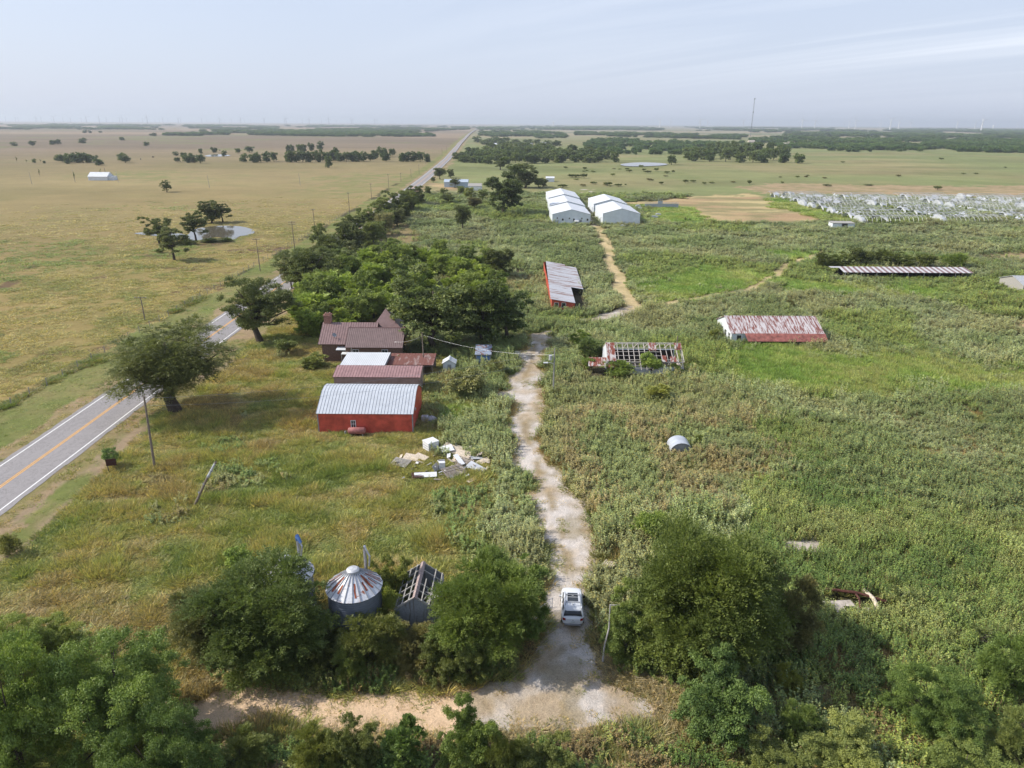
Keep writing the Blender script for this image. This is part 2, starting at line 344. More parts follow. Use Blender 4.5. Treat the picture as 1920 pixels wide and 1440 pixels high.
def kinds(x, y):
    d = np.hypot(x, y); w = 0.5+0.012*d
    wx = x+(fbm(x, y, 4+0*x, 3, 11)-0.5)*2.6*w*1.2; wy = y+(fbm(x, y, 4+0*x, 3, 23)-0.5)*2.6*w*1.2
    ll = np.clip((d-120)/250, 0, 1)*16; wx = wx+(fbm(x, y, 26, 3, 231)-.5)*ll; wy = wy+(fbm(x, y, 26, 3, 233)-.5)*ll*1.6
    k = np.full(x.shape, KI['weeds']); u = x-roadx(y)
    k[(d > 430)] = KI['meadow']
    k[(wx < -8-0.02*wy+0*x) & (wy < 118)] = KI['yard']
    k[(wx < -2) & (wy < 78)] = KI['yard']
    yl = (x < -25) & (y > 118) & (y < 175) & (u > 9); k[yl] = KI['yard']
    k[(k == KI['weeds']) & (y < 49) & (x < 16)] = KI['dryweed']
    for name, P in ZONES: k[inpoly(wx, wy, P)] = KI[name]
    for name, P, wd in TRACKS:
        k[dline(wx*0.3+x*0.7, wy*0.3+y*0.7, P) < wd] = KI[name]
    un = u+(fbm(x, y, 5, 3, 31)-0.5)*3.0+(fbm(x, y, 19, 2, 33)-0.5)*5.0
    k[(un < 10) & (u > 0) & (y > 30)] = KI['verge']; k[(un < -14.2)] = KI['pasture']; k[(un >= -14.2) & (u < 0)] = KI['verge']
    k[(u > -15.4-0*u) & (un < -13.4) & (u < -12) & (d < 500) & (fbm(x, y, 14, 3, 44) > 0.47)] = KI['ditch']
    k[(np.abs(u) < 5.2+2.6*fbm(x, y, 3, 3, 9)+(u > 0)*4.5*np.clip(fbm(x, y, 6, 3, 35)*2-.75, 0, 1)) & (y > 20)] = KI['roadside']
    return k
def lerp3(a, b, t): return np.asarray(a)[None, :]*(1-t)[:, None]+np.asarray(b)[None, :]*t[:, None]
L = lin
def colours(x, y, k):
    d = np.hypot(x, y); n1 = fbm(x, y, 22, 4, 3); n2 = fbm(x, y, 5, 4, 7); n3 = fbm(x, y, 140, 4, 13); n4 = fbm(x*0.35, y, 420, 4, 19)
    s = lambda v, a, b: np.clip((v-a)/(b-a), 0, 1)
    c = np.zeros((len(x), 3))
    def put(name, arr):
        q = k == KI[name]; c[q] = arr[q]
    mead = lerp3(L(140,148,84), L(160,150,96), s(n3, .42, .68)); mead = mead*(1-s(n1, .45, .75)[:, None]*0.35)+np.array(L(112,124,56))[None]*s(n1, .45, .75)[:, None]*0.35
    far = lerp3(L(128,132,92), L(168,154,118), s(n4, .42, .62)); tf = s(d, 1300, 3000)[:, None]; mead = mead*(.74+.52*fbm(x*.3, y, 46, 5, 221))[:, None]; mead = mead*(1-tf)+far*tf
    put('meadow', mead)
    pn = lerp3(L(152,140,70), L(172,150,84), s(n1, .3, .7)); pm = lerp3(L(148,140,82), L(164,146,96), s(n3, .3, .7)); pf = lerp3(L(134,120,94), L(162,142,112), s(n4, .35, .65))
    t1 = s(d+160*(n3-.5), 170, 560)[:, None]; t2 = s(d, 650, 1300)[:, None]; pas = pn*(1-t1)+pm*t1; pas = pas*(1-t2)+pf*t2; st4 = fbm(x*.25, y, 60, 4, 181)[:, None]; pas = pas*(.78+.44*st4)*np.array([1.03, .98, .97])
    g = (s(n3, .58, .70)*s(n2, .35, .6)*0.7)[:, None]; pas = pas*(1-g)+np.array(L(128,140,62))[None]*g
    rd = (s(fbm(x, y, 9, 3, 77), .67, .74)*(d < 260))[:, None]*0.8; pas = pas*(1-rd)+np.array(L(112,84,62))[None]*rd
    put('pasture', pas)
    put('ditch', lerp3(L(96,84,52), L(84,90,44), n2)); put('yard', lerp3(L(104,92,44), L(122,100,56), n2)); put('weeds', lerp3(L(84,80,52), L(108,96,68), n2)*0.9)
    put('brownweeds', lerp3(L(90,82,58), L(108,96,72), n2)); put('lush', lerp3(L(66,68,36), L(90,80,48), n2)); put('bright', lerp3(L(104,118,40), L(120,120,52), n2))
    vt = s(.6*fbm(x, y*.22, 2.6, 4, 211)+.4*n2, .44, .56)[:, None]*((x-roadx(y)) > 0)[:, None]; vg = lerp3(L(126,136,58), L(150,142,80), s(n2, .35, .65)); put('verge', vg*(1-vt)+np.array(L(176,152,118))[None]*vt); put('roadside', lerp3(L(176,150,112), L(150,140,78), s(n2, .42, .62)))
    gr = lerp3(L(218,208,198), L(194,172,140), s(n2*.5+.5*fbm(x, y, 2.6, 3, 63), .45, .63)); gg = s(fbm(x, y, 2.2, 3, 51), .60, .70)[:, None]*0.5; gr = gr*(1-gg)+np.array(L(150,132,80))[None]*gg; put('gravel', gr)
    DC = gp((1075,1180),(1066,1110),(1068,1060),(1052,990),(1030,930),(1006,870),(985,810),(975,760),(982,715),(996,680),(1004,640)); dc = dline(x, y, DC)+(fbm(x, y, 3, 2, 55)-.5)*.7; cs_ = (np.exp(-(dc/.5)**2)*.85*s(fbm(x, y, 4, 3, 57), .38, .55)+s(dc, 1.5, 2.2)*.55*s(fbm(x, y, 2, 3, 58), .35, .6)*(y > 50))[:, None]; gr = gr*(1-cs_)+np.array(L(164,142,98))[None]*cs_; put('gravel', gr)
    tr = lerp3(L(226,192,152), L(208,180,150), s(n2, .4, .6)); rt = (0.5+0.5*np.sin((y-40.5)*3.3+x*0.1+n1*3))[:, None]; tr = tr*(0.94+0.08*rt); put('track', tr)
    put('dryweed', lerp3(L(150,118,84), L(128,108,62), s(n2, .35, .65))); put('barefield', lerp3(lerp3(L(206,182,122), L(186,152,108), s(fbm(x*.4, y*1.2, 18, 4, 61), .3, .7)), L(150,146,88), s(fbm(x*.5, y, 9, 4, 67), .48, .62)) if False else (lambda a_, t_: a_*(1-t_)+np.array(L(146,142,86))[None]*t_)(lerp3(L(214,192,128), L(190,156,110), s(fbm(x*.4, y*1.2, 18, 4, 61), .3, .7)), s(fbm(x*.5, y, 9, 4, 67), .46, .62)[:, None]*.8)); put('tanstrip', lerp3(L(188,160,118), L(160,146,96), s(n2, .4, .65)))
    gk_ = None
    put('drygrass', lerp3(L(164,140,92), L(140,130,74), n2)); put('green', lerp3(L(120,138,66), L(138,142,74), n2)); put('strawtrack', 1.2*lerp3(L(204,180,128), L(164,150,92), s(n2, .45, .75)))
    lum = c@np.array([.3, .6, .1]); c = (c*0.85+lum[:, None]*0.15)*np.where(k == KI['gravel'], .80, np.where(k == KI['track'], .92, .74))[:, None]
    return c
# ------------------------------------------------------------------ ground sheet (polar, out to the horizon)
az = np.concatenate([np.linspace(-180, -48, 40)[:-1], np.linspace(-48, 48, 440), np.linspace(48, 180, 40)[1:-1]])
rr = [3.0]
while rr[-1] < 27000: rr.append(rr[-1]*(1.0085 if rr[-1] > 26 else 1.12))
rr = np.array(rr); A_, R_ = np.meshgrid(np.radians(az), rr); gx = (R_*np.sin(A_)).ravel(); gy = (R_*np.cos(A_)).ravel()
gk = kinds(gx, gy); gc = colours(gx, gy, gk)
flat = np.isin(gk, [KI['track'], KI['gravel'], KI['roadside'], KI['strawtrack'], KI['verge']]); gd = np.hypot(gx, gy)
gz = H(gx, gy)-np.where(flat, 0.0, 0.28*fbm(gx, gy, 2.4, 3, 91)*np.clip(1-gd/500, 0, 1))
nr, na = len(rr), len(az)
i0 = (np.arange(nr-1)[:, None]*na+np.arange(na)[None]); i1 = (np.arange(nr-1)[:, None]*na+(np.arange(na)+1)[None] % na)
F_ = np.stack([i0, i1, i1+na, i0+na], -1).reshape(-1, 4)
me = bpy.data.meshes.new('ground'); me.vertices.add(len(gx)+1); me.vertices.foreach_set('co', np.concatenate([np.stack([gx, gy, gz], 1), [[0, 0, 0]]]).reshape(-1).astype(np.float32))
cap = np.stack([np.arange(na), np.full(na, len(gx)), (np.arange(na)+1) % na], 1)
li = np.concatenate([F_.reshape(-1)[::1], cap.reshape(-1)]).astype(np.int32)
ls = np.concatenate([np.arange(len(F_))*4, len(F_)*4+np.arange(na)*3]).astype(np.int32)
me.loops.add(len(li)); me.loops.foreach_set('vertex_index', li); me.polygons.add(len(ls)); me.polygons.foreach_set('loop_start', ls)
spk = np.where(gk == KI['gravel'], 1.0, np.where(gk == KI['track'], 0.55, np.where(gk == KI['roadside'], 0.5, 0.28)))
a = me.attributes.new('land', 'FLOAT_COLOR', 'POINT'); cc = np.concatenate([np.concatenate([gc, spk[:, None]], 1), [[.1, .1, .05, .3]]]).astype(np.float32); a.data.foreach_set('color', cc.reshape(-1))
me.polygons.foreach_set('use_smooth', np.ones(len(ls), bool)); me.update(calc_edges=True); me.flip_normals()
b = NB('ground'); at = b.n('ShaderNodeAttribute', attribute_type='GEOMETRY', attribute_name='land')
geo = b.n('ShaderNodeNewGeometry'); P_ = geo.outputs['Position']
nf = b.noise(7.0, 6, 0.75, P_); nm = b.noise(0.9, 5, 0.7, P_); nl = b.noise(0.05, 6, 0.65, P_); ns = b.noise(26.0, 2, 0.6, P_)
f1 = b.math('SUBTRACT', nf, 0.5); f2 = b.math('SUBTRACT', nm, 0.5); f3 = b.math('SUBTRACT', nl, 0.5); f4 = b.math('SUBTRACT', ns, 0.5)
k_ = b.math('ADD', b.math('ADD', b.math('MULTIPLY', f1, b.math('ADD', at.outputs['Alpha'], 0.45)), b.math('MULTIPLY', f2, 0.9)), b.math('ADD', b.math('MULTIPLY', f3, 0.55), b.math('MULTIPLY', f4, b.math('MULTIPLY', at.outputs['Alpha'], 2.1))))
k_ = b.math('ADD', k_, 1.0); cmb = b.n('ShaderNodeCombineXYZ')
for i in range(3): b.l(k_, cmb.inputs[i])
col = b.mix(1.0, at.outputs['Color'], cmb.outputs[0], 'MULTIPLY')
hue = b.mix(b.math('MULTIPLY', b.math('ABSOLUTE', f2), 1.2, True), col, b.mix(1.0, col, (1.12, 0.94, 0.8), 'MULTIPLY'))
b.pbr(hue, 0.95, 0, 0.15, bump=b.math('ADD', nm, b.math('MULTIPLY', nf, 0.4)), bstr=0.8, bdist=0.22)
me.materials.append(b.mat)
go = bpy.data.objects.new('ground', me); C.objects.link(go); tag(go, kind='structure')

# ------------------------------------------------------------------ highway with its markings
b = NB('asphalt'); geo = b.n('ShaderNodeNewGeometry'); P_ = geo.outputs['Position']; mp = b.n('ShaderNodeMapping'); mp.inputs['Scale'].default_value = (1.3, 0.06, 1); b.l(P_, mp.inputs[0])
n1 = b.noise(1.0, 5, 0.6, mp.outputs[0]); n2 = b.noise(9, 4, 0.7, P_); n3 = b.noise(0.5, 6, 0.75, P_, 1.2)
crack = b.ramp(n3, [(0.485, 1.0), (0.497, 0.62), (0.503, 0.62), (0.515, 1.0)])
c = b.mix(n1, (0.25, 0.235, 0.235), (0.33, 0.31, 0.305)); c = b.mix(1.0, c, b.ramp(n2, [(0.3, 0.86), (0.7, 1.1)]), 'MULTIPLY'); c = b.mix(1.0, c, crack, 'MULTIPLY')
b.pbr(c, 0.85, 0, 0.3, bump=n2, bstr=0.1, bdist=0.01); asph = b.mat
def paint(name, col):
    b = NB(name); n = b.noise(6, 5, 0.7, b.coord('Object')); b.pbr(b.mix(1.0, col, b.ramp(n, [(0.3, 0.72), (0.55, 1.0)]), 'MULTIPLY'), 0.6); return b.mat
w_paint = paint('road_paint_white', (0.78, 0.77, 0.75)); y_paint = paint('road_paint_yellow', (0.80, 0.40, 0.07))
def strip(name, off0, off1, lift, mat, ymax, parent=None, wob=0.0):
    ys = [20.0]
    while ys[-1] < ymax: ys.append(ys[-1]*1.012+0.3)
    ys = np.array(ys); xs = roadx(ys); dd = np.hypot(xs, ys); z = H(xs, ys)+0.03+lift+0.0008*np.maximum(0, dd-400)
    w0 = (fbm(ys, ys*0, 1.7, 3, 71)-0.5)*wob; w1 = (fbm(ys, ys*0, 1.7, 3, 73)-0.5)*wob; far_ = 1+np.maximum(0, dd-700)/2500*0
    V = [(x+off0*f+a_, y, zz) for x, y, zz, a_, f in zip(xs, ys, z, w0, far_)]+[(x+off1*f+a_, y, zz) for x, y, zz, a_, f in zip(xs, ys, z, w1, far_)]
    n = len(ys); m_ = MB(); m_.add(V, [(i, i+n, i+n+1, i+1) for i in range(n-1)]); return m_.build(name, mat, parent)
hw = strip('highway', -4.15, 4.15, 0, asph, 8000, wob=0.35); tag(hw, kind='structure')
for nme, o0, o1, mt in (('edge_line', -3.5, -3.32, w_paint), ('edge_line', 3.32, 3.5, w_paint), ('centre_line', -0.20, -0.07, y_paint), ('centre_line', 0.07, 0.20, y_paint)):
    strip(nme, o0, o1, 0.005, mt, 2500, hw)

# ------------------------------------------------------------------ ponds
def pond(pts, z):
    P = gp(*pts); n = len(P); out = []
    for i in range(n):
        p0, p1, p2, p3 = P[i-1], P[i], P[(i+1) % n], P[(i+2) % n]
        for t in (0, .25, .5, .75):
            f = lambda a, b_, c_, d_: 0.5*((2*b_)+(-a+c_)*t+(2*a-5*b_+4*c_-d_)*t*t+(-a+3*b_-3*c_+d_)*t**3)
            out.append((f(p0[0], p1[0], p2[0], p3[0]), f(p0[1], p1[1], p2[1], p3[1]), z))
    cx, cy = sum(p[0] for p in out)/len(out), sum(p[1] for p in out)/len(out); zz = z+Hs(cx, cy)
    o = MB().poly([(a, b_, zz) for a, b_, _ in out]).build('pond_water', water_m); tag(o, kind='structure'); return out
PONDS = [pond([(252,438),(280,435),(330,437),(352,440),(360,431),(385,426),(415,423.5),(450,424.5),(472,430),(477,436),(468,441),(450,443),(440,449),(425,448),(405,444),(385,449),(360,451),(335,447),(290,442)], 0.05),
         pond([(384,291.6),(390,289.3),(405,288.2),(422,288.6),(432,290.2),(420,291.8),(400,292.3)], 0.3),
         pond([(1163,308.5),(1180,305.6),(1205,304.6),(1235,305.5),(1252,308),(1238,310.5),(1200,311.8),(1175,311.5)], 0.6)]

# ------------------------------------------------------------------ scattered ground plants
def diamonds(B, D, S):
    return np.stack([B, B+0.42*D+S, B+D, B+0.42*D-S], 1)
def unit(v): return v/np.maximum(np.linalg.norm(v, axis=1, keepdims=True), 1e-9)
def rdir(rng, n): return unit(rng.normal(size=(n, 3)))
def link_proto(col, name, me):
    o = bpy.data.objects.new(name, me); col.objects.link(o); return o
def weed_mesh(name, rng, nst, R, h, leaf, per, flowers=0, brown=0.0, up=0.2):
    Bs, Ds, Ss, mi = [], [], [], []
    for i in range(nst):
        a = rng.uniform(0, 2*math.pi); r = R*math.sqrt(rng.random()); hh = h*rng.uniform(0.6, 1.08); bx, by = r*math.cos(a), r*math.sin(a); lx, ly = rng.normal(0, .12, 2)*hh
        z = hh*np.linspace(0.25, 1.0, per)+rng.normal(0, .03, per); t = z/hh; az_ = rng.uniform(0, 6.28, per)
        B = np.stack([bx+lx*t, by+ly*t, z], 1); D = np.stack([np.cos(az_), np.sin(az_), rng.normal(up, .35, per)], 1); D = unit(D)*(leaf*rng.uniform(.6, 1.25, per)*(1.25-0.45*t))[:, None]
        S = unit(np.cross(D, rdir(rng, per)*0.5+np.array([0, 0, 1.0])))*(np.linalg.norm(D, axis=1)*0.30)[:, None]
        Bs.append(B); Ds.append(D); Ss.append(S); mi += [0]*per
        # stem
        b0 = np.array([[bx, by, 0.0]]); Bs.append(b0); Ds.append(np.array([[lx, ly, hh]])); Ss.append(np.array([[0.012+0.01*leaf*5, 0.008, 0]])); mi.append(1)
        for _ in range(flowers if rng.random() < 0.22 else 0):
            p = np.array([[bx+lx+rng.normal(0, .08), by+ly+rng.normal(0, .08), hh*rng.uniform(.85, 1.05)]]); Bs.append(p); Ds.append(np.array([[0.085, 0.02, 0.03]])); Ss.append(np.array([[0.0, 0.04, 0.0]])); mi.append(2)
    B, D, S = map(np.concatenate, (Bs, Ds, Ss)); rnd = rng.random(len(B)); return quadmesh(name, diamonds(B, D, S), [leaf_inst, drystem, flower], rnd, mi)
def grass_mesh(name, rng, n, R, h, w, bend, lean=0.5):
    a = rng.uniform(0, 6.283, n); r = R*np.sqrt(rng.random(n)); B = np.stack([r*np.cos(a), r*np.sin(a), 0*r], 1)
    a2 = a+rng.normal(0, .9, n); hh = h*rng.uniform(.5, 1.1, n); bd = bend*rng.uniform(.4, 1.3, n)
    D = np.stack([np.cos(a2)*bd*hh+lean*hh*0.5, np.sin(a2)*bd*hh, hh], 1); S = unit(np.cross(D, rdir(rng, n)))*(w*rng.uniform(.6, 1.2, n))[:, None]
    return quadmesh(name, diamonds(B, D, S), [leaf_inst], rng.random(n))
def scatter(name, label, cat, protos, P, rot, scl, idx, tint):
    me = bpy.data.meshes.new(name); n = len(P); me.vertices.add(n); me.vertices.foreach_set('co', P.astype(np.float32).reshape(-1))
    for nm, ty, arr, key in (('rot', 'FLOAT_VECTOR', rot, 'vector'), ('scl', 'FLOAT_VECTOR', scl, 'vector'), ('idx', 'INT', idx, 'value')):
        a = me.attributes.new(nm, ty, 'POINT'); a.data.foreach_set(key, np.asarray(arr, np.int32 if ty == 'INT' else np.float32).reshape(-1))
    a = me.attributes.new('tint', 'FLOAT_COLOR', 'POINT'); a.data.foreach_set('color', np.concatenate([tint, np.ones((n, 1))], 1).astype(np.float32).reshape(-1))
    o = bpy.data.objects.new(name, me); C.objects.link(o); tag(o, label, cat, kind='stuff')
    pc = bpy.data.collections.new(name+'_plants')
    for i, pm in enumerate(protos): link_proto(pc, 'sprig_%02d' % i, pm)
    ng = bpy.data.node_groups.new(name, 'GeometryNodeTree'); ng.interface.new_socket('Geometry', in_out='INPUT', socket_type='NodeSocketGeometry'); ng.interface.new_socket('Geometry', in_out='OUTPUT', socket_type='NodeSocketGeometry')
    N = ng.nodes; gi = N.new('NodeGroupInput'); gout = N.new('NodeGroupOutput'); ip = N.new('GeometryNodeInstanceOnPoints'); ci = N.new('GeometryNodeCollectionInfo')
    ci.inputs['Collection'].default_value = pc; ci.inputs['Separate Children'].default_value = True; ci.inputs['Reset Children'].default_value = True
    def na_(nm, dt): x = N.new('GeometryNodeInputNamedAttribute'); x.data_type = dt; x.inputs[0].default_value = nm; return x.outputs[0]
    Lk = ng.links.new; Lk(gi.outputs[0], ip.inputs['Points']); Lk(ci.outputs[0], ip.inputs['Instance']); ip.inputs['Pick Instance'].default_value = True
    Lk(na_('idx', 'INT'), ip.inputs['Instance Index']); Lk(na_('scl', 'FLOAT_VECTOR'), ip.inputs['Scale'])
    e2r = N.new('FunctionNodeEulerToRotation'); Lk(na_('rot', 'FLOAT_VECTOR'), e2r.inputs[0]); Lk(e2r.outputs[0], ip.inputs['Rotation']); Lk(ip.outputs[0], gout.inputs[0])
    md = o.modifiers.new('scatter', 'NODES'); md.node_group = ng; return o
R0 = np.random.default_rng(7); PLANT_GAIN = 1.78
def polar_points(r0, r1, base, k, a0=-40, a1=40):
    X, Y, Sp = [], [], []; r = r0
    while r < r1:
        s = max(base, k*r); n = int(math.radians(a1-a0)*r/s); t = np.radians(a0)+(np.arange(n)+R0.random(n))*math.radians(a1-a0)/n; q = r+R0.uniform(-.6, .6, n)*s
        X.append(q*np.sin(t)); Y.append(q*np.cos(t)); Sp.append(np.full(n, s)); r += s
    return np.concatenate(X), np.concatenate(Y), np.concatenate(Sp)
KEEP_OUT = []          # building footprints: x0, x1, y0, y1
PLANT_KEEPOUT = lambda x, y: np.any([(x > a_) & (x < b_) & (y > c_) & (y < d_) for a_, b_, c_, d_ in KEEP_OUT], axis=0) if KEEP_OUT else np.zeros(x.shape, bool)
def clearpond(x, y):
    r = np.zeros(x.shape, bool)
    for p in PONDS: r |= inpoly(x, y, [(q[0], q[1]) for q in p])
    return r
def pickcol(n, cols, w=None, n_=None, jit=0.12):
    cols = np.array(cols); i = R0.choice(len(cols), n, p=w) if n_ is None else np.clip((n_*len(cols)+R0.normal(0, .45, n)).astype(int), 0, len(cols)-1)
    c = cols[i]; lum = c@np.array([.3, .6, .1]); c = (c*0.84+lum[:, None]*0.16)*PLANT_GAIN*np.array([1.0, 1.0, .9])
    return np.clip(c*(1+R0.normal(0, jit, (n, 1))), 0.004, 0.9)
def kj(x, y, sd=1.7):
    k = kinds(x, y); d = np.hypot(x, y); j = sd*(0.7+d/160); k2 = kinds(x+R0.normal(0, 1, x.shape)*j, y+R0.normal(0, 1, x.shape)*j)
    hard = np.isin(k, HARD); return np.where(hard, k, np.where(np.isin(k2, HARD), k, k2))
HARD = [KI[q] for q in ('gravel', 'track', 'roadside', 'strawtrack', 'barefield', 'pasture', 'verge', 'ditch', 'yard')]
def build_plants():
    rw = np.random.default_rng(21); kd = kinds
    weeds = [weed_mesh('weed_sprig', rw, 11, 0.6, 1.55, 0.19, 19, 2) for _ in range(3)]
    lush = [weed_mesh('lush_sprig', rw, 13, 0.6, 1.6, 0.15, 24, 0, up=0.5) for _ in range(3)]
    tallg = [grass_mesh('tall_grass_sprig', rw, 120, 0.6, 1.0, 0.03, 0.35) for _ in range(3)]
    shag = [grass_mesh('shaggy_sprig', rw, 110, 0.6, 0.52, 0.026, 0.95) for _ in range(4)]
    tuft = [grass_mesh('tuft_sprig', rw, 60, 0.5, 0.30, 0.028, 0.8) for _ in range(3)]
    A = 1.0
    def emit(name, label, cat, protos, x, y, s, wid, hgt, tint, z=None):
        n = len(x); P = np.stack([x, y, (H(x, y) if z is None else z)-0.08], 1); rot = np.stack([R0.normal(0, .06, n), R0.normal(0, .06, n), R0.uniform(0, 6.28, n)], 1)
        scatter(name, label, cat, protos, P, rot, np.stack([wid, wid, hgt], 1), R0.integers(0, len(protos), n), tint)
    # tall broad-leaved weeds
    x, y, s = polar_points(30, 470, 0.72, 0.0062, -34, 42); k = kj(x, y); ok = np.isin(k, [KI[q] for q in ('weeds', 'brownweeds')]) & ~PLANT_KEEPOUT(x, y) & ~clearpond(x, y)
    gap = fbm(x, y, 5, 3, 101); ok &= (gap < 0.78) & (x-roadx(y) > 7)
    x, y, s, k = x[ok], y[ok], s[ok], k[ok]; n = len(x); n1 = fbm(x, y, 14, 3, 103); n2 = fbm(x, y, 5, 2, 107); n3 = fbm(x, y, 40, 3, 109)
    cg = [L(112,126,76), L(128,138,92), L(138,146,106), L(134,136,94)]; t = pickcol(n, cg, n_=np.clip((n1-.3)*2.4, 0, 1))
    cb = [L(124,130,82), L(140,138,96), L(142,130,92), L(122,132,84)]; tb = pickcol(n, cb, n_=np.clip((n1-.3)*2.4, 0, 1)); q = k == KI['brownweeds']; t[q] = tb[q]
    n4 = fbm(x, y, 24, 3, 201); n5 = fbm(x*.6, y, 9, 3, 203); t *= (.62+.76*(.5*n4+.5*n5))[:, None]; gq = (n3 > .56); t[gq] = pickcol(n, [L(108,126,58), L(128,140,66)], n_=n2)[gq]
    emit('tall_weeds', 'dense grey-green broadleaf weeds with small yellow flowers filling the field', 'weeds', weeds, x, y, s, s/0.72*R0.uniform(.8, 1.25, n), R0.uniform(.5, 1.15, n)*(0.45+1.1*n2)*(0.55+0.9*n5), t*A)
    # lush green weeds
    x, y, s = polar_points(30, 300, 0.62, 0.0055, -20, 42); k = kinds(x, y); k = kj(x, y); ok = (k == KI['lush']) & ~PLANT_KEEPOUT(x, y) & (fbm(x, y, 4, 3, 111) < 0.74)
    x, y, s = x[ok], y[ok], s[ok]; n = len(x); n1 = fbm(x, y, 7, 3, 113)
    emit('green_weeds', 'lush bright green weeds in the lower right field', 'weeds', lush, x, y, s, s/0.62*R0.uniform(.8, 1.2, n), R0.uniform(.6, 1.15, n)*(0.6+0.7*n1), pickcol(n, [L(94,116,54), L(114,130,62), L(132,140,78)], n_=np.clip((n1-.25)*2, 0, 1))*A)
    # bright tall grass
    x, y, s = polar_points(30, 430, 0.55, 0.005, -15, 42); k = kj(x, y); ok = np.isin(k, [KI['bright'], KI['green']]) & ~PLANT_KEEPOUT(x, y)
    x, y, s = x[ok], y[ok], s[ok]; n = len(x); n1 = fbm(x, y, 9, 3, 117)
    emit('tall_grass', 'patches of bright yellow-green tall grass among the weeds', 'grass', tallg, x, y, s, s/0.55*R0.uniform(.8, 1.25, n), R0.uniform(.5, 1.0, n), pickcol(n, [L(108,132,54), L(124,140,64), L(136,140,80)], n_=np.clip((n1-.25)*2, 0, 1))*A)
    # shaggy grass of the yard
    x, y, s = polar_points(30, 190, 0.46, 0.0046, -46, 42); k = kinds(x, y); ok = np.isin(k, [KI[q] for q in ('yard', 'dryweed', 'ditch', 'drygrass')]) & ~PLANT_KEEPOUT(x, y)
    x, y, s, k = x[ok], y[ok], s[ok], k[ok]; n = len(x); n1 = .55*fbm(x*0.5+y*0.6, y-x*0.5, 7, 4, 121)+.45*fbm(x, y, 2.2, 3, 123); n2 = fbm(x*.7, y, 2.6, 3, 127)
    t = pickcol(n, [L(108,120,58), L(126,130,66), L(140,136,76), L(150,136,86), L(144,126,88)], n_=np.clip((n1-.23)*2.1, 0, 1)); q = np.isin(k, [KI['dryweed'], KI['drygrass']]); t[q] = pickcol(n, [L(150,134,108), L(142,128,94), L(124,128,76)], n_=n2)[q]; q = k == KI['ditch']; t[q] = pickcol(n, [L(120,112,64), L(104,116,54)], n_=n2)[q]
    emit('shaggy_grass', 'matted olive and rust coloured long grass of the yard', 'grass', shag, x, y, s, s/0.46*R0.uniform(.75, 1.3, n), R0.uniform(.45, 1.2, n)*(0.30+2.3*np.clip(n2-.25, 0, 1))*(.6+.8*fbm(x, y, 6, 2, 129)), t*A)
    # scattered weeds standing in the yard
    x, y, s = polar_points(30, 170, 1.0, 0.008, -40, 12); k = kinds(x, y); f = fbm(x, y, 9, 3, 131); near = np.clip((x+22)/22, 0, 1)*(y < 100)
    P1 = gp((700,790),(830,690),(960,680),(950,760),(975,880),(1005,990),(1040,1060),(900,1075),(830,1000),(800,930),(930,900),(930,820),(800,810))
    ok = (k == KI['yard']) & ~PLANT_KEEPOUT(x, y) & ((f > 0.76) | (inpoly(x, y, P1) & (f > .30))); x, y, s = x[ok], y[ok], s[ok]; n = len(x); n1 = fbm(x, y, 5, 3, 133)
    emit('yard_weeds', 'grey-green weeds growing through the yard beside the driveway', 'weeds', weeds, x, y, s, s*R0.uniform(.7, 1.15, n), R0.uniform(.3, .72, n), pickcol(n, [L(104,124,66), L(122,132,80), L(134,136,92), L(128,118,80)], n_=np.clip((n1-.25)*2, 0, 1))*A)
    # pasture and verge tufts
    x, y, s = polar_points(30, 420, 0.62, 0.0058, -46, 30); k = kinds(x, y); ok = np.isin(k, [KI[q] for q in ('pasture', 'verge', 'roadside', 'tanstrip')]) & ~PLANT_KEEPOUT(x, y) & ~clearpond(x, y) & (np.abs(x-roadx(y)) > 4.6)
    ok &= ~((k == KI['roadside']) & (R0.random(len(x)) > .3)) & ~((k == KI['tanstrip']) & (R0.random(len(x)) > .5)) & ~((k == KI['verge']) & (R0.random(len(x)) > .8)) & ~((k == KI['verge']) & (x > roadx(y)) & (fbm(x, y*.22, 2.6, 4, 211) > .50)); f = fbm(x, y, 3.5, 3, 141); ok &= (f > .36) & (R0.random(len(x)) > np.clip((np.hypot(x, y)-200)/220, 0, 1))
    x, y, s, k, f = x[ok], y[ok], s[ok], k[ok], f[ok]; n = len(x); n1 = fbm(x, y, 8, 3, 143); n3 = fbm(x, y, 60, 3, 145)
    t = pickcol(n, [L(128,128,68), L(144,136,78), L(158,144,92)], n_=np.clip((n1-.28)*2.1+(np.hypot(x, y)-150)/500, 0, 1)); q = k == KI['verge']; t[q] = pickcol(n, [L(106,124,56), L(124,132,66), L(144,136,76)], n_=n1)[q]; q = n3 > .64; t[q] = pickcol(n, [L(116,128,62)])[q]
    emit('pasture_grass', 'short dry grass tufts covering the cattle pasture and road verge', 'grass', tuft, x, y, s, s/0.62*R0.uniform(.7, 1.35, n)*(0.6+f), R0.uniform(.35, 1.0, n)*(k != KI['verge'])*(0.3+1.3*np.clip(f-.3, 0, 1))+0.35*(k == KI['verge'])*R0.uniform(.4, 1, n)+.1, t*A)
    # dense wild border growth near the camera (between the drive, the bins and the dirt track)
    x, y, s = polar_points(32, 62, 0.62, 0.008, -46, 40); k = kinds(x, y)
    P2 = gp((380,1200),(470,1120),(600,1150),(840,1180),(980,1160),(1000,1220),(930,1262),(840,1284),(700,1296),(560,1296),(470,1290),(400,1275))
    P3 = gp((1128,1180),(1300,1200),(1440,1220),(1450,1290),(1300,1286),(1180,1262))
    P4 = gp((340,1400),(520,1392),(640,1402),(900,1406),(960,1396),(1240,1375),(1480,1360),(1950,1330),(1990,1520),(250,1520))
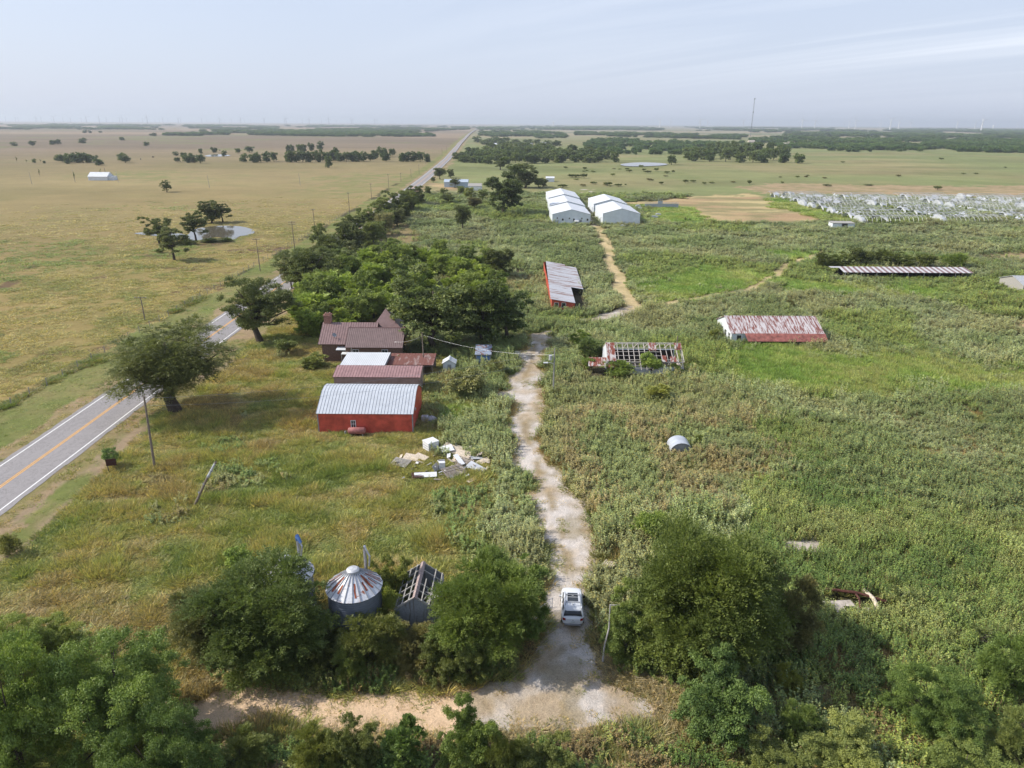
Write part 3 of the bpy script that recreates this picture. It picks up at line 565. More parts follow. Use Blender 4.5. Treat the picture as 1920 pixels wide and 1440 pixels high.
    ok = (inpoly(x, y, P2) | inpoly(x, y, P3) | inpoly(x, y, P4)) & ~PLANT_KEEPOUT(x, y) & (fbm(x, y, 3, 3, 151) < .64) & (k != KI['gravel']) & (k != KI['track'])
    x, y, s = x[ok], y[ok], s[ok]; n = len(x); n1 = fbm(x, y, 3, 3, 153)
    emit('border_growth', 'rank green brambles and weeds along the dirt track in the foreground', 'weeds', lush, x, y, s, s/0.62*R0.uniform(.8, 1.3, n), R0.uniform(.3, .85, n), pickcol(n, [L(84,108,50), L(104,122,58), L(124,128,68), L(128,110,76)], n_=np.clip((n1-.25)*2, 0, 1))*A)
    # grass between and under the weeds
    x, y, s = polar_points(31, 150, 0.62, 0.0058, -20, 42); k = kinds(x, y); ok = np.isin(k, [KI[q] for q in ('weeds', 'brownweeds', 'lush', 'bright')]) & ~PLANT_KEEPOUT(x, y) & (x-roadx(y) > 7)
    x, y, s = x[ok], y[ok], s[ok]; n = len(x); n1 = fbm(x, y, 5, 3, 163)
    emit('under_grass', 'olive and straw coloured grass showing between the weeds', 'grass', shag, x, y, s, s/0.55*R0.uniform(.8, 1.3, n), R0.uniform(.5, 1.3, n), pickcol(n, [L(104,114,60), L(126,122,72), L(142,122,84)], n_=np.clip((n1-.25)*2, 0, 1)))
    # straw and small weeds creeping over the gravel edges and the dirt shoulders
    x, y, s = polar_points(34, 130, 0.5, 0.006, -46, 20); k = kinds(x, y); ok = np.isin(k, [KI['gravel'], KI['track'], KI['roadside'], KI['strawtrack']]) & (np.abs(x-roadx(y)) > 4.5) & ~PLANT_KEEPOUT(x, y); f = fbm(x, y, 2.4, 3, 171)
    kk = kinds(x+1.1, y)*0; e = np.zeros(len(x), bool)
    for dx, dy in ((1.3, 0), (-1.3, 0), (0, 1.3), (0, -1.3)): e |= ~np.isin(kinds(x+dx, y+dy), [KI['gravel'], KI['track']])
    ok &= ((f > .66) & (R0.random(len(x)) < .5)) | (e & (f > .40) & (R0.random(len(x)) < .75))
    x, y, s = x[ok], y[ok], s[ok]; n = len(x)
    emit('straw_tufts', 'straw coloured tufts creeping in from the edges of the driveway', 'grass', tuft, x, y, s, s/0.5*R0.uniform(.5, 1.1, n), R0.uniform(.3, .9, n), pickcol(n, [L(168,146,104), L(140,132,78), L(118,126,62)]))
    return
# ------------------------------------------------------------------ trees
def crown(rng, R, z0, z1, ncl, nleaf, leaf, style='oak', open_=0.0, seed_ok=True):
    cz = (z0+z1)/2; rz = (z1-z0)/2; d = rdir(rng, ncl); lob = rdir(rng, 5); amp = rng.uniform(.12, .32, 5)*(.25 if nleaf < 3000 else 1)
    if style == 'bush': d[:, 2] = np.where(d[:, 2] < -.3, -d[:, 2]*.5, d[:, 2])
    if style != 'juniper': hx = np.linalg.norm(d[:, :2], axis=1); d[:, :2] *= (np.clip(hx, .12, 1)**-.45)[:, None]
    big = ncl >= 60 and style != 'willow' and seed_ok; rr_ = rng.random(ncl)**(0.5 if big else 0.42)*((0.80 if big else 0.62)+open_*0.05); k = 1+np.maximum(0, d@lob.T-0.5)@(amp*1.6)-0.10
    cen = d*rr_[:, None]*k[:, None]*np.array([R, R, rz]); cr = R*(rng.uniform(.11, .27, ncl) if big else rng.uniform(.20, .40, ncl)*(1-open_*0.35))
    cen[:, 2] += cz
    w = cr**2; w /= w.sum(); tc_ = np.array([0, 0, cz]); clr = rng.random(ncl)
    if style in ('juniper', 'locust', 'willow', 'shoot'):
        per = 14; nf = nleaf//per; ci = rng.choice(ncl, nf, p=w); n = rdir(rng, nf); n[:, 2] = np.where(n[:, 2] < -.3, -n[:, 2]*.5, n[:, 2]); n = unit(n); out = unit((cen[ci]-tc_)*np.array([1, 1, .5])+n*R*.35)
        st_ = cen[ci]+n*(cr[ci]*rng.uniform(.25, .95, nf))[:, None]*np.array([1, 1, .7])
        upz = {'juniper': .05, 'locust': .22, 'willow': -.12, 'shoot': .55}[style]; fd = unit(n*.6+out*.8+rdir(rng, nf)*.45+np.array([0, 0, upz])); fl = cr[ci]*rng.uniform(.35, .85, nf)
        t = np.tile(np.linspace(.05, 1, per), nf); fi = np.repeat(np.arange(nf), per); N_ = nf*per
        droop = {'juniper': -.10, 'locust': -.28, 'willow': -.5, 'shoot': -.05}[style]
        B = st_[fi]+fd[fi]*(fl[fi]*t)[:, None]+np.array([0, 0, 1.0])*(droop*fl[fi]*t*t)[:, None]+rng.normal(0, .035, (N_, 3))*cr[ci][fi][:, None]
        side = unit(np.cross(fd[fi], np.array([0, 0, 1.0])+rdir(rng, nf)[fi]*.5))*np.where(np.arange(N_) % 2, 1, -1)[:, None]
        D = unit(fd[fi]*.75+side*.9+rdir(rng, N_)*.3); S = unit(np.cross(D, np.cross(fd[fi], side)+rdir(rng, N_)*.5)); S = unit(np.cross(D, unit(np.cross(fd[fi], side))+rdir(rng, N_)*.6)); lw = {'juniper': .26, 'locust': .24, 'willow': .22, 'shoot': .26}[style]
        ln = leaf*rng.uniform(.6, 1.3, N_)*(1.15-.5*t); rnd = np.clip(rng.random(N_)*.45+clr[ci][fi]*.3+rng.random(nf)[fi]*.3-.02, 0, 1)
    else:
        ns = 7; sub = np.repeat(np.arange(ncl), ns); sn = rdir(rng, len(sub)); sn[:, 2] = np.where(sn[:, 2] < -.4, -sn[:, 2]*.6, sn[:, 2]); sc = cen[sub]+sn*(cr[sub]*rng.uniform(.45, 1.0, len(sub)))[:, None]*np.array([1, 1, .8]); sr = cr[sub]*rng.uniform(.28, .5, len(sub))
        w = sr**2; w /= w.sum(); ci = rng.choice(len(sub), nleaf, p=w); n = rdir(rng, nleaf); n[:, 2] = np.where(n[:, 2] < -.3, n[:, 2]*-.6, n[:, 2]); n = unit(n)
        B = sc[ci]+n*(sr[ci]*(rng.random(nleaf)*1.25+.12))[:, None]*np.array([1, 1, .8]); out = unit((B-tc_)*np.array([1, 1, .6])); tang = rdir(rng, nleaf)
        D = unit(tang+out*.5+np.array([0, 0, -.1])); S = unit(np.cross(D, n+tang*.8+np.array([0, 0, .5]))); lw = .36
        ln = leaf*rng.uniform(.55, 1.35, nleaf); rnd = np.clip(rng.random(nleaf)*.5+clr[sub[ci]]*.25+rng.random(len(sub))[ci]*.3-.03, 0, 1)
    keep = B[:, 2] > max(z0*.55, -.2)+.05
    return diamonds(B, D*ln[:, None], S*(ln*lw)[:, None])[keep], rnd[keep], cen, cr
def tree_parts(seed, R, z0, z1, ncl, nleaf, leaf, style='oak', open_=0.0, trunk=0.35, limbs=9, bm=None, lean=0.0):
    rng = np.random.default_rng(seed); V, rnd, cen, cr = crown(rng, R, z0, z1, ncl, nleaf, leaf, style, open_)
    cm = quadmesh('crown', V, [leaf_obj], rnd); m_ = MB(); hz = z0+(z1-z0)*.35
    P = [(0, 0, -.4), (0, 0, 0), (rng.normal(0, .04)*R, rng.normal(0, .04)*R, hz*.45), (rng.normal(0, .07)*R+lean, rng.normal(0, .07)*R, hz), (lean, 0, z0+(z1-z0)*.7)]
    m_.tube(P, [trunk*1.5, trunk*1.15, trunk*.85, trunk*.6, trunk*.2], 8)
    order = np.argsort(-cr)[:limbs]
    for i in order:
        c = cen[i]; f = rng.uniform(.35, .9); s0 = Vector(P[2]).lerp(Vector(P[3]), f); e = Vector(c)*.96; mid = s0.lerp(e, .5)+Vector((rng.normal(0, .05)*R, rng.normal(0, .05)*R, -.04*R))
        m_.tube([s0, mid, e], [trunk*.42, trunk*.27, trunk*.08], 6)
        for _ in range(2):
            q = Vector(cen[rng.integers(len(cen))]); m2 = mid.lerp(q, .6)
            if (m2-mid).length < R*.8: m_.tube([mid, m2], [trunk*.2, trunk*.05], 5)
    return cm, m_, 2*R, z1
PROTO = {}
def proto(name, *a, bm=None, joined=False, **k):
    cm, tb, w, h = tree_parts(*a, **k); t = tb.build('trunk', bm or bark, None, True, link=False)
    if joined:
        # one mesh with both: crown + trunk
        nv = len(cm.vertices); co = np.empty(nv*3, np.float32); cm.vertices.foreach_get('co', co); rn = np.empty(len(cm.polygons), np.float32); cm.attributes['rnd'].data.foreach_get('value', rn)
        tv = np.array([v.co[:] for v in t.data.vertices]); tq = [list(p.vertices) for p in t.data.polygons if len(p.vertices) == 4]
        V = np.concatenate([co.reshape(-1, 4, 3), tv[np.array(tq)]]); j = quadmesh('tree', V, [leaf_obj, bm or bark], np.concatenate([rn, np.zeros(len(tq))]), np.concatenate([np.zeros(len(rn)), np.ones(len(tq))]))
        PROTO[name] = (j, None, w, h)
    else: PROTO[name] = (cm, t.data, w, h)
#      name      seed  R   z0   z1   clumps leaves leaf
proto('oak1',    1, 5.5, 0.2, 11.5, 60, 22000, .30, trunk=.34)
proto('oak2',    2, 5.2, 0.4, 10.5, 52, 20000, .30, trunk=.30)
proto('oak3',    3, 4.6, 1.0, 11.8, 44, 17000, .30, trunk=.30, open_=.8)
proto('spread',  4, 6.9, 1.6, 11.9, 96, 60000, .22, open_=1.1, trunk=.60, limbs=26)
proto('willow',  5, 8.3, 1.2, 14.4, 180, 130000, .23, 'willow', open_=1.3, trunk=.70, limbs=40)
proto('dense',   6, 4.8, -1.5, 10.5, 80, 28000, .32, trunk=.35)
proto('dense2',  7, 5.2, -0.8, 13.0, 90, 34000, .33, trunk=.4)
proto('bush1',   8, 2.5, -.8, 4.0, 34, 10000, .22, 'bush', trunk=.10)
proto('bush2',   9, 2.3, -.6, 3.4, 30, 9000, .22, 'locust', trunk=.08)
proto('bush3',  10, 2.1, -.8, 4.2, 30, 10000, .24, 'locust', trunk=.08, open_=.6)
proto('thick1', 11, 2.6, -1.4, 5.2, 34, 14000, .34, 'shoot', trunk=.08)
proto('thick2', 12, 2.4, -1.0, 4.6, 28, 13000, .32, 'shoot', trunk=.08, open_=.6)
proto('juniper', 13, 6.6, -1.0, 8.8, 150, 200000, .20, 'juniper', trunk=.5, open_=.9)
proto('locust', 14, 5.2, -.6, 7.8, 105, 150000, .18, 'locust', trunk=.22, open_=1.0)
proto('fg1',    15, 3.5, -.4, 5.8, 75, 80000, .125, 'oak', trunk=.12, open_=.9)
proto('fg2',    16, 3.1, -.4, 4.6, 66, 70000, .135, 'locust', trunk=.10, open_=.9)
proto('elm',    17, 6.4, -.6, 8.8, 120, 200000, .135, 'oak', trunk=.34, open_=1.4, limbs=34)
for i in range(4): proto('far%d' % i, 30+i, [5.4, 5.0, 4.6, 5.8][i], [-2.6, -2.2, -3.0, -1.6][i], [10.2, 9.6, 9.8, 11.2][i], 34, 3000, .78, trunk=.3, limbs=4, joined=True)
for i in range(2): proto('shrub%d' % i, 40+i, 2.4, 0.0, 2.6, 18, 900, .5, 'bush', trunk=.1, limbs=2, joined=True)
proto('dark_leafless', 50, 1.6, .4, 3.4, 12, 300, .25, open_=1, trunk=.08, limbs=10, joined=True, bm=pale_bark)
PR_TR = random.Random(5); TREE_GAIN = 1.55
def desat(c, f=.22): l = c[0]*.3+c[1]*.6+c[2]*.1; return tuple(v*(1-f)+l*f for v in c)
G_D, G_M, G_Y, G_B, G_G = L(78,96,42), L(94,114,46), L(108,126,44), L(102,132,40), L(112,120,76)   # dark, mid, yellowish, bright, greyish leaf colours
def tree(pn, x, y, w, h, label, cat='tree', name='tree', col=G_M, group=None, rz=None):
    cm, tm, pw, ph = PROTO[pn]; rz = PR_TR.uniform(0, 6.28) if rz is None else rz; z = Hs(x, y)-.05; s = (w/pw, w/pw, h/ph); j = PR_TR.uniform(.88, 1.12); g_ = TREE_GAIN*j*(.84 if pn in ('fg1', 'fg2', 'elm', 'juniper', 'locust') else 1.0 if pn in ('willow', 'spread') else 1.0); col = desat(col, .22); col = (col[0]*1.2, col[1], col[2]*.84)*1 if not pn.startswith('far') else (col[0]*1.25, col[1]*1.15, col[2]); c4 = (col[0]*g_, col[1]*g_, col[2]*g_, 1)
    if tm is None:
        o = bpy.data.objects.new(name, cm); C.objects.link(o); o.location = (x, y, z); o.rotation_euler = (0, 0, rz); o.scale = s; o.color = c4; return tag(o, label, cat, group)
    r = thing(name, label, cat, (x, y, z), rz, group); r.scale = s
    for nm, md in (('crown', cm), ('trunk', tm)):
        c = bpy.data.objects.new(nm, md); C.objects.link(c); c.parent = r; c.color = c4
    return r
def treep(pn, px, by, ty, wpx, label, **k):
    x, y = G(px, by); h = max(1.0, HT(px, by, ty)); d = math.hypot(x, y, HC); dep = np.dot(np.array([x, y, -HC]), FW)
    return tree(pn, x, y, wpx/FPX*dep, h, label, **k)
ORD1 = ['', 'first', 'second', 'third', 'fourth', 'fifth', 'sixth', 'seventh', 'eighth', 'ninth', 'tenth', 'eleventh', 'twelfth', 'thirteenth', 'fourteenth', 'fifteenth', 'sixteenth', 'seventeenth', 'eighteenth', 'nineteenth']
TENS = {2: ('twentieth', 'twenty'), 3: ('thirtieth', 'thirty'), 4: ('fortieth', 'forty'), 5: ('fiftieth', 'fifty'), 6: ('sixtieth', 'sixty'), 7: ('seventieth', 'seventy'), 8: ('eightieth', 'eighty')}
def ordw(n):
    if n < 20: return ORD1[n]
    t, u = divmod(n, 10); return TENS[t][0] if u == 0 else TENS[t][1]+'-'+ORD1[u]
def build_trees():
    # --- single named trees near the farm
    treep('willow', 330, 772, 590, 270, 'huge spreading silvery-green tree beside the highway at left', col=L(88,104,54), name='willow_tree')
    treep('spread', 488, 640, 520, 140, 'round dark tree with a bare leaning trunk between highway and brown house', col=L(80,98,46), rz=.6)
    treep('spread', 590, 548, 462, 150, 'dark tree whose left branches hang over the highway before the green thicket', col=G_D, rz=2.2)
    treep('dense2', 815, 655, 492, 175, 'tallest dark tree directly behind the rusty lean-to roof', col=L(84,104,50))
    treep('dense', 905, 645, 520, 110, 'dark tree between the tallest tree and the blue-roofed shed', col=L(76,98,44))
    treep('dense2', 948, 640, 516, 112, 'dark rounded tree overhanging the driveway where it enters shade', col=L(66,90,40))
    treep('dense', 935, 520, 462, 62, 'small dark round tree at the right edge of the green thicket', col=G_D)
    treep('dense2', 945, 402, 305, 84, 'tall dark tree left of the white metal sheds', col=L(70,92,42))
    treep('dense', 985, 352, 304, 60, 'dark tree joined behind the tall one left of the white sheds', col=G_D)
    treep('oak2', 868, 432, 378, 38, 'narrow dark tree standing alone in the weeds before the tall tree', col=G_D)
    treep('thick1', 770, 500, 452, 46, 'dark bush on the left rear edge of the bright thicket', col=G_D, name='bush', cat='bush')
    treep('thick2', 818, 492, 455, 40, 'dark bush on the rear edge of the bright thicket', col=G_D, name='bush', cat='bush')
    for i, (px, by, ty, w, c) in enumerate([(622,505,430,70,G_D),(655,480,412,66,G_D),(600,470,412,40,G_M),(700,462,408,56,G_M),(665,450,398,54,G_D),(690,430,382,50,G_M),(722,440,392,44,G_G),(715,415,368,46,G_M),(742,408,352,52,G_D),(768,398,350,50,G_M),(780,385,346,40,G_D),(560,520,470,64,G_D),(640,530,470,76,G_M)]):
        treep(['oak2', 'dense', 'oak1'][i % 3], px, by, ty, w, ordw(i+1)+' roadside tree in the hedgerow right of the highway, counted from its near end' if i < 11 else ['dark leafy tree beside the road bend before the thicket', 'mid green tree at the near left corner of the thicket'][i-11], col=c, group='hedgerow trees right of the highway')
    for i, (px, by, ty, w, c) in enumerate([(825,336,311,30,G_D),(845,333,316,16,G_D),(853,352,331,24,G_D),(812,342,330,12,G_D),(803,366,348,16,G_M),(840,382,360,40,G_M),(865,366,346,20,G_M),(880,372,350,24,G_Y),(905,378,352,26,G_M),(890,392,366,34,L(92,96,44)),(860,350,334,14,G_D),(832,366,350,20,G_M),(925,352,330,30,G_D),(965,330,306,36,G_D),(938,318,296,34,G_D),(1010,352,330,26,G_M),(1018,350,334,24,G_D)]):
        treep(['oak2', 'dense', 'oak3'][i % 3], px, by, ty, w, ordw(i+1)+' tree of the loose grove around the small blue-grey farmhouse', col=c, group='trees around the far farmhouse')
    rh = random.Random(41); hx_ = [(540,540),(575,515),(610,495),(640,475),(668,452),(700,430),(728,412),(755,396),(780,380)]
    for i in range(34):
        q = i/34*(len(hx_)-1.01); a_, b_ = hx_[int(q)], hx_[int(q)+1]; f = q-int(q); px = a_[0]*(1-f)+b_[0]*f+rh.uniform(-4, 26); by = a_[1]*(1-f)+b_[1]*f+rh.uniform(-3, 14); hh = (by-232)*.155
        treep(rh.choice(['dense', 'oak2', 'thick1', 'bush1']), px, by, by-hh*rh.uniform(.8, 1.35), hh*rh.uniform(.9, 1.4), ordw(i+1)+' filler shrub of the hedgerow belt right of the highway, near to far', name='shrub', cat='shrub', col=rh.choice([G_D, G_M, G_G, L(82,96,52)]), group='shrubs filling the hedgerow belt')
    # thicket of bright saplings behind the brown house
    pts = [(575,590,545,62),(612,578,520,64),(655,590,540,70),(700,592,545,64),(745,590,548,60),(600,615,570,52),(650,612,575,52),(590,560,505,60),(640,560,500,64),(690,568,510,60),(735,572,512,60),(775,560,500,56),(700,540,486,60),(745,540,484,58),(790,530,480,52),(830,515,476,50),(860,520,480,50),(660,530,478,56),(715,515,468,54),(760,508,460,50),(805,505,462,44),(845,505,470,42),(880,520,478,46),(905,530,488,48),(690,500,462,46),(735,495,456,44),(640,508,470,44),(880,560,512,54),(905,575,520,54),(930,560,512,44),(600,530,490,50),(675,606,560,40),(910,505,476,40),(780,590,540,50),(560,570,530,46)]
    rq = random.Random(15); pts += [(px+rq.uniform(-26, 26), by+rq.uniform(-14, 10), 0, w*rq.uniform(.8, 1.1)) for px, by, ty, w in pts]; pts = [(a_, b_, (t_ if t_ else b_-rq.uniform(36, 50)), w_) for a_, b_, t_, w_ in pts]
    for i, (px, by, ty, w) in enumerate(pts):
        treep(['thick1', 'dense', 'thick2', 'oak2'][i % 4], px, by+8, ty-rq.uniform(0, 12), w*(1.25 if i % 2 == 0 else .95), ordw(i+1)+' bright green sapling of the thicket behind the brown house', name='sapling', cat='sapling', col=[L(114,144,48), L(94,120,48), L(122,150,50), L(106,132,48)][i % 4], group='saplings of the bright thicket')
    # pond trees
    treep('oak1', 300, 457, 400, 66, 'leafy tree on the near left bank of the pasture pond', col=L(92,110,50))
    treep('oak3', 327, 487, 416, 70, 'open-crowned tree furthest forward of the pond group', col=L(88,104,54), rz=1)
    treep('oak3', 368, 452, 390, 56, 'slim tree standing against the pond water', col=G_D, rz=2)
    treep('dense', 397, 418, 374, 52, 'dark tree on the far bank behind the pond, left of a pair', col=G_D)
    treep('oak3', 418, 416, 377, 42, 'dark tree on the far bank behind the pond, right of a pair', col=G_D)
    treep('oak1', 313, 360, 336, 26, 'lone small tree in the middle of the dry pasture', col=G_D)
    for i, (px, by, w, h) in enumerate([(352,452,36,10),(395,448,40,8),(425,446,30,7),(300,468,20,9)]):
        treep('bush2', px, by+6, by+6-h, w, ordw(i+1)+' low green bush on the near bank of the pasture pond', name='bush', cat='bush', col=G_M, group='bushes on the pond bank')
    rows = {
     'in the clump left of the small white barn': [(108,300,287,16),(118,303,285,20),(126,306,288,14),(134,303,283,24),(145,304,282,26),(156,304,281,26),(166,303,284,20),(178,300,288,14),(186,309,294,20)],
     'in the pair right of the pasture clump': [(229,301,283,18),(235,304,288,22)],
     'scattered far across the tan pasture at left': [(27,272,263,15),(61,272,260,16),(99,270,259,14),(108,269,258,14),(155,268,256,16),(229,264,255,11),(275,272,262,12),(159,249,242,9),(169,249,243,8),(188,249,244,8),(283,254,249,8),(289,255,247,10),(64,304,295,8),(83,306,299,6)],
     'around the small distant pond at left': [(330,290,281,13),(333,303,292,14),(344,292,282,14),(353,304,283,22),(364,304,286,16),(376,305,285,20),(376,286,274,9),(401,284,272,14),(420,291,279,12),(446,286,274,13)],
     'in the row beyond the pasture': [(457,303,284,18),(468,284,270,22),(475,304,283,18),(484,303,281,16),(500,303,280,18),(514,302,280,18),(543,303,276,24),(540,284,267,10),(548,284,267,11),(563,286,265,18),(571,284,265,10),(583,281,263,14),(556,303,280,18),(568,303,278,22),(582,303,277,20),(598,303,274,20),(600,279,261,16),(612,303,280,20),(617,314,285,16),(626,300,271,24),(638,302,281,20),(650,302,280,20),(661,302,279,20),(672,302,278,20),(682,301,280,18),(695,301,284,16),(704,297,276,18),(716,294,270,22),(724,301,281,20),(735,292,274,16),(754,302,281,18),(762,302,280,18),(776,302,280,20),(788,302,279,20),(801,303,283,16)],
    }
    for ph, L_ in rows.items():
        for i, (px, by, ty, w) in enumerate(L_):
            treep('far%d' % ((i*7) % 4), px, by, ty, w*1.08, ordw(i+1)+' tree, left to right, '+ph, col=[G_D, L(66,86,44), L(72,92,46)][i % 3], group='trees '+ph)
    # woods in the middle distance: individual crowns
    rng = random.Random(31)
    def wood(poly, n, hpx, wr, ph, seed, cols=(G_D, L(72,92,42), L(84,100,46))):
        rg = random.Random(seed); pts = []; xs = [p[0] for p in poly]; ys = [p[1] for p in poly]; tries = 0
        while len(pts) < n and tries < 40000:
            tries += 1; x = rg.uniform(min(xs), max(xs)); y = rg.uniform(min(ys), max(ys))
            if not inpoly(np.array([x]), np.array([y]), poly)[0]: continue
            if any(abs(x-a)*1.0+abs(y-b_)*3.0 < wr*0.62 for a, b_ in pts): continue
            pts.append((x, y))
        pts.sort()
        for i, (x, y) in enumerate(pts):
            X, Y = G(x, y); dep = np.dot(np.array([X, Y, -HC]), FW); w = wr/FPX*dep*rg.uniform(.8, 1.3)
            tree('far%d' % rg.randrange(4), X, Y, w, max(2.5, HT(x, y, y-hpx*rg.uniform(.8, 1.25))), ordw(i+1)+' tree, left to right, '+ph, col=rg.choice(cols), group='trees '+ph)
    wood([(848,302),(870,290),(930,284),(1000,282),(1060,285),(1130,292),(1140,302),(1080,306),(1000,306),(900,308)], 62, 20, 26, 'in the broad wood behind the white sheds', 1)
    wood([(1286,302),(1290,292),(1330,286),(1400,284),(1470,290),(1482,300),(1470,304),(1380,304)], 30, 26, 26, 'in the dark square wood at right', 2)
    wood([(870,270),(900,262),(960,263),(1020,268),(1060,272),(1050,280),(900,278)], 24, 11, 20, 'in the second wood beyond the farm road', 3)
    treep('far1', 1496, 305, 282, 26, 'lone round tree just right of the dark square wood', col=L(92,110,56)); treep('far2', 1152, 303, 277, 22, 'tree standing at the right end of the broad wood', col=G_D); treep('far3', 1259, 308, 286, 22, 'lone tree on the right bank of the far pond', col=G_D)
    # wild trees of the foreground
    treep('juniper', 1310, 1228, 990, 325, 'broad dark juniper filling the roadside right of the driveway', name='juniper_tree', col=L(94,120,40))
    treep('bush1', 1215, 1010, 948, 84, 'bright bushy shrub at the left shoulder of the broad juniper', name='shrub', cat='shrub', col=G_B)
    treep('fg1', 1180, 1225, 1110, 130, 'leafy shrub at the foot of the juniper beside the bent pole', name='shrub', cat='shrub', col=L(98,126,46))
    treep('fg1', 1300, 1262, 1150, 170, 'tangled shrub in front of the juniper base', name='shrub', cat='shrub', col=L(104,124,48))
    treep('fg2', 1475, 1215, 1085, 110, 'grey-green shrub on the shaded right side of the juniper', name='shrub', cat='shrub', col=G_G)
    treep('locust', 505, 1228, 1072, 262, 'dark feathery locust tree covering the front of the left grain bin', name='locust_tree', col=L(92,120,50))
    treep('locust', 395, 1215, 1100, 150, 'greyish feathery tree at the left of the locust tree', name='locust_tree', col=L(104,118,70), rz=1.0)
    treep('bush1', 455, 1075, 1028, 70, 'bright bush behind and left of the left grain bin', name='bush', cat='bush', col=G_B)
    treep('fg1', 738, 1140, 1036, 84, 'bright bush between the grain bin and the roofless shed', name='bush', cat='bush', col=G_Y)
    treep('fg2', 716, 1186, 1100, 76, 'light green bush in front of the gap between bin and shed', name='bush', cat='bush', col=L(124,146,52))
    treep('fg2', 690, 1236, 1146, 140, 'russet and green bush in front of the rusty grain bin', name='bush', cat='bush', col=L(104,122,52))
    treep('locust', 905, 1218, 1046, 215, 'dense green tree between the roofless shed and the driveway', name='locust_tree', col=L(98,128,44), rz=2.4)
    treep('fg1', 965, 1190, 1048, 130, 'green tree leaning over the pipe gate toward the car', name='tree', col=L(96,130,44))
    treep('fg2', 775, 1240, 1180, 100, 'scrubby grey-green bush in front of the roofless shed', name='bush', cat='bush', col=L(116,122,70))
    treep('fg2', 600, 1250, 1185, 110, 'dark bush under the locust tree and left bin', name='bush', cat='bush', col=G_D)
    treep('fg1', 830, 1268, 1205, 90, 'mid green bush between roofless shed and dirt track', name='bush', cat='bush', col=G_M)
    treep('fg1', 880, 1262, 1195, 100, 'leafy bush at the corner of the driveway and dirt track', name='bush', cat='bush', col=G_M)
    treep('fg2', 540, 1258, 1200, 70, 'small green bush under the locust tree', name='bush', cat='bush', col=G_M)
    treep('fg2', 660, 1278, 1215, 64, 'leafy bush beside the dirt track below the russet bush', name='bush', cat='bush', col=L(104,132,60))
    treep('elm', 222, 1395, 1218, 275, 'big elm at lower left hanging over the dirt track', name='elm_tree', col=L(102,136,48))
    treep('elm', 40, 1440, 1215, 240, 'elm cut by the lower left corner', name='elm_tree', col=L(104,138,42), rz=2.0)
    treep('elm', 20, 1262, 1172, 170, 'yellow-green tree at the left edge above the elms', name='elm_tree', col=L(124,150,44), rz=4.0)
    treep('fg1', 110, 1230, 1165, 110, 'yellow-green bush right of the tree at the left edge', name='bush', cat='bush', col=L(120,146,44))
    treep('elm', 320, 1500, 1345, 200, 'dark leafy tree at the bottom left before the dirt track', name='elm_tree', col=L(88,122,46), rz=3.0)
    for i, (px, by, ty, w, c) in enumerate([(600,1442,1370,100,G_Y),(668,1440,1350,100,G_M),(760,1445,1322,100,L(84,116,52)),(880,1450,1325,125,L(100,132,44)),(940,1470,1370,90,G_M),(455,1440,1385,110,G_M),(1020,1470,1390,120,G_M)]):
        treep(['fg2', 'fg1', 'bush3', 'fg1', 'fg2', 'fg2', 'fg1'][i], px, by, ty, w, ['yellow-green bush', 'feathery green bush', 'tall pointed dark bush', 'round green bush', 'low bush', 'scrubby bush', 'low spreading bush'][i]+' in front of the dirt track, '+['third', 'fourth', 'fifth', 'sixth', 'seventh', 'leftmost', 'rightmost'][i]+' of the row', name='bush', cat='bush', col=c)
    treep('fg1', 1345, 1380, 1240, 180, 'round dark green tree beside the end of the gravel at lower right', name='tree', col=L(88,124,56), rz=1)
    treep('fg2', 1490, 1398, 1325, 80, 'small feathery tree right of the round dark tree', name='tree', col=L(100,132,58))
    treep('fg1', 1575, 1458, 1368, 165, 'pale fruit-bearing bush at the bottom right of centre', name='fruit_tree', col=L(124,146,66), rz=.4)
    treep('fg1', 1450, 1480, 1405, 140, 'dark bush at the bottom edge below the small feathery tree', name='bush', cat='bush', col=G_M)
    treep('elm', 1745, 1375, 1268, 165, 'dark spreading tree near the lower right corner', name='tree', col=L(92,128,46), rz=1.7)
    treep('fg1', 1800, 1465, 1388, 165, 'leafy bush on the bottom edge near the right corner', name='bush', cat='bush', col=L(110,138,56), rz=3)
    treep('fg2', 1900, 1440, 1340, 100, 'bush in the lower right corner', name='bush', cat='bush', col=L(112,136,70))
    treep('fg2', 1880, 1300, 1180, 110, 'bright bush at the right edge above the corner', name='bush', cat='bush', col=L(104,140,60))
    treep('fg2', 1475, 1295, 1252, 60, 'small yellow-green shrub in the shade at the juniper foot', name='shrub', cat='shrub', col=L(128,146,44))
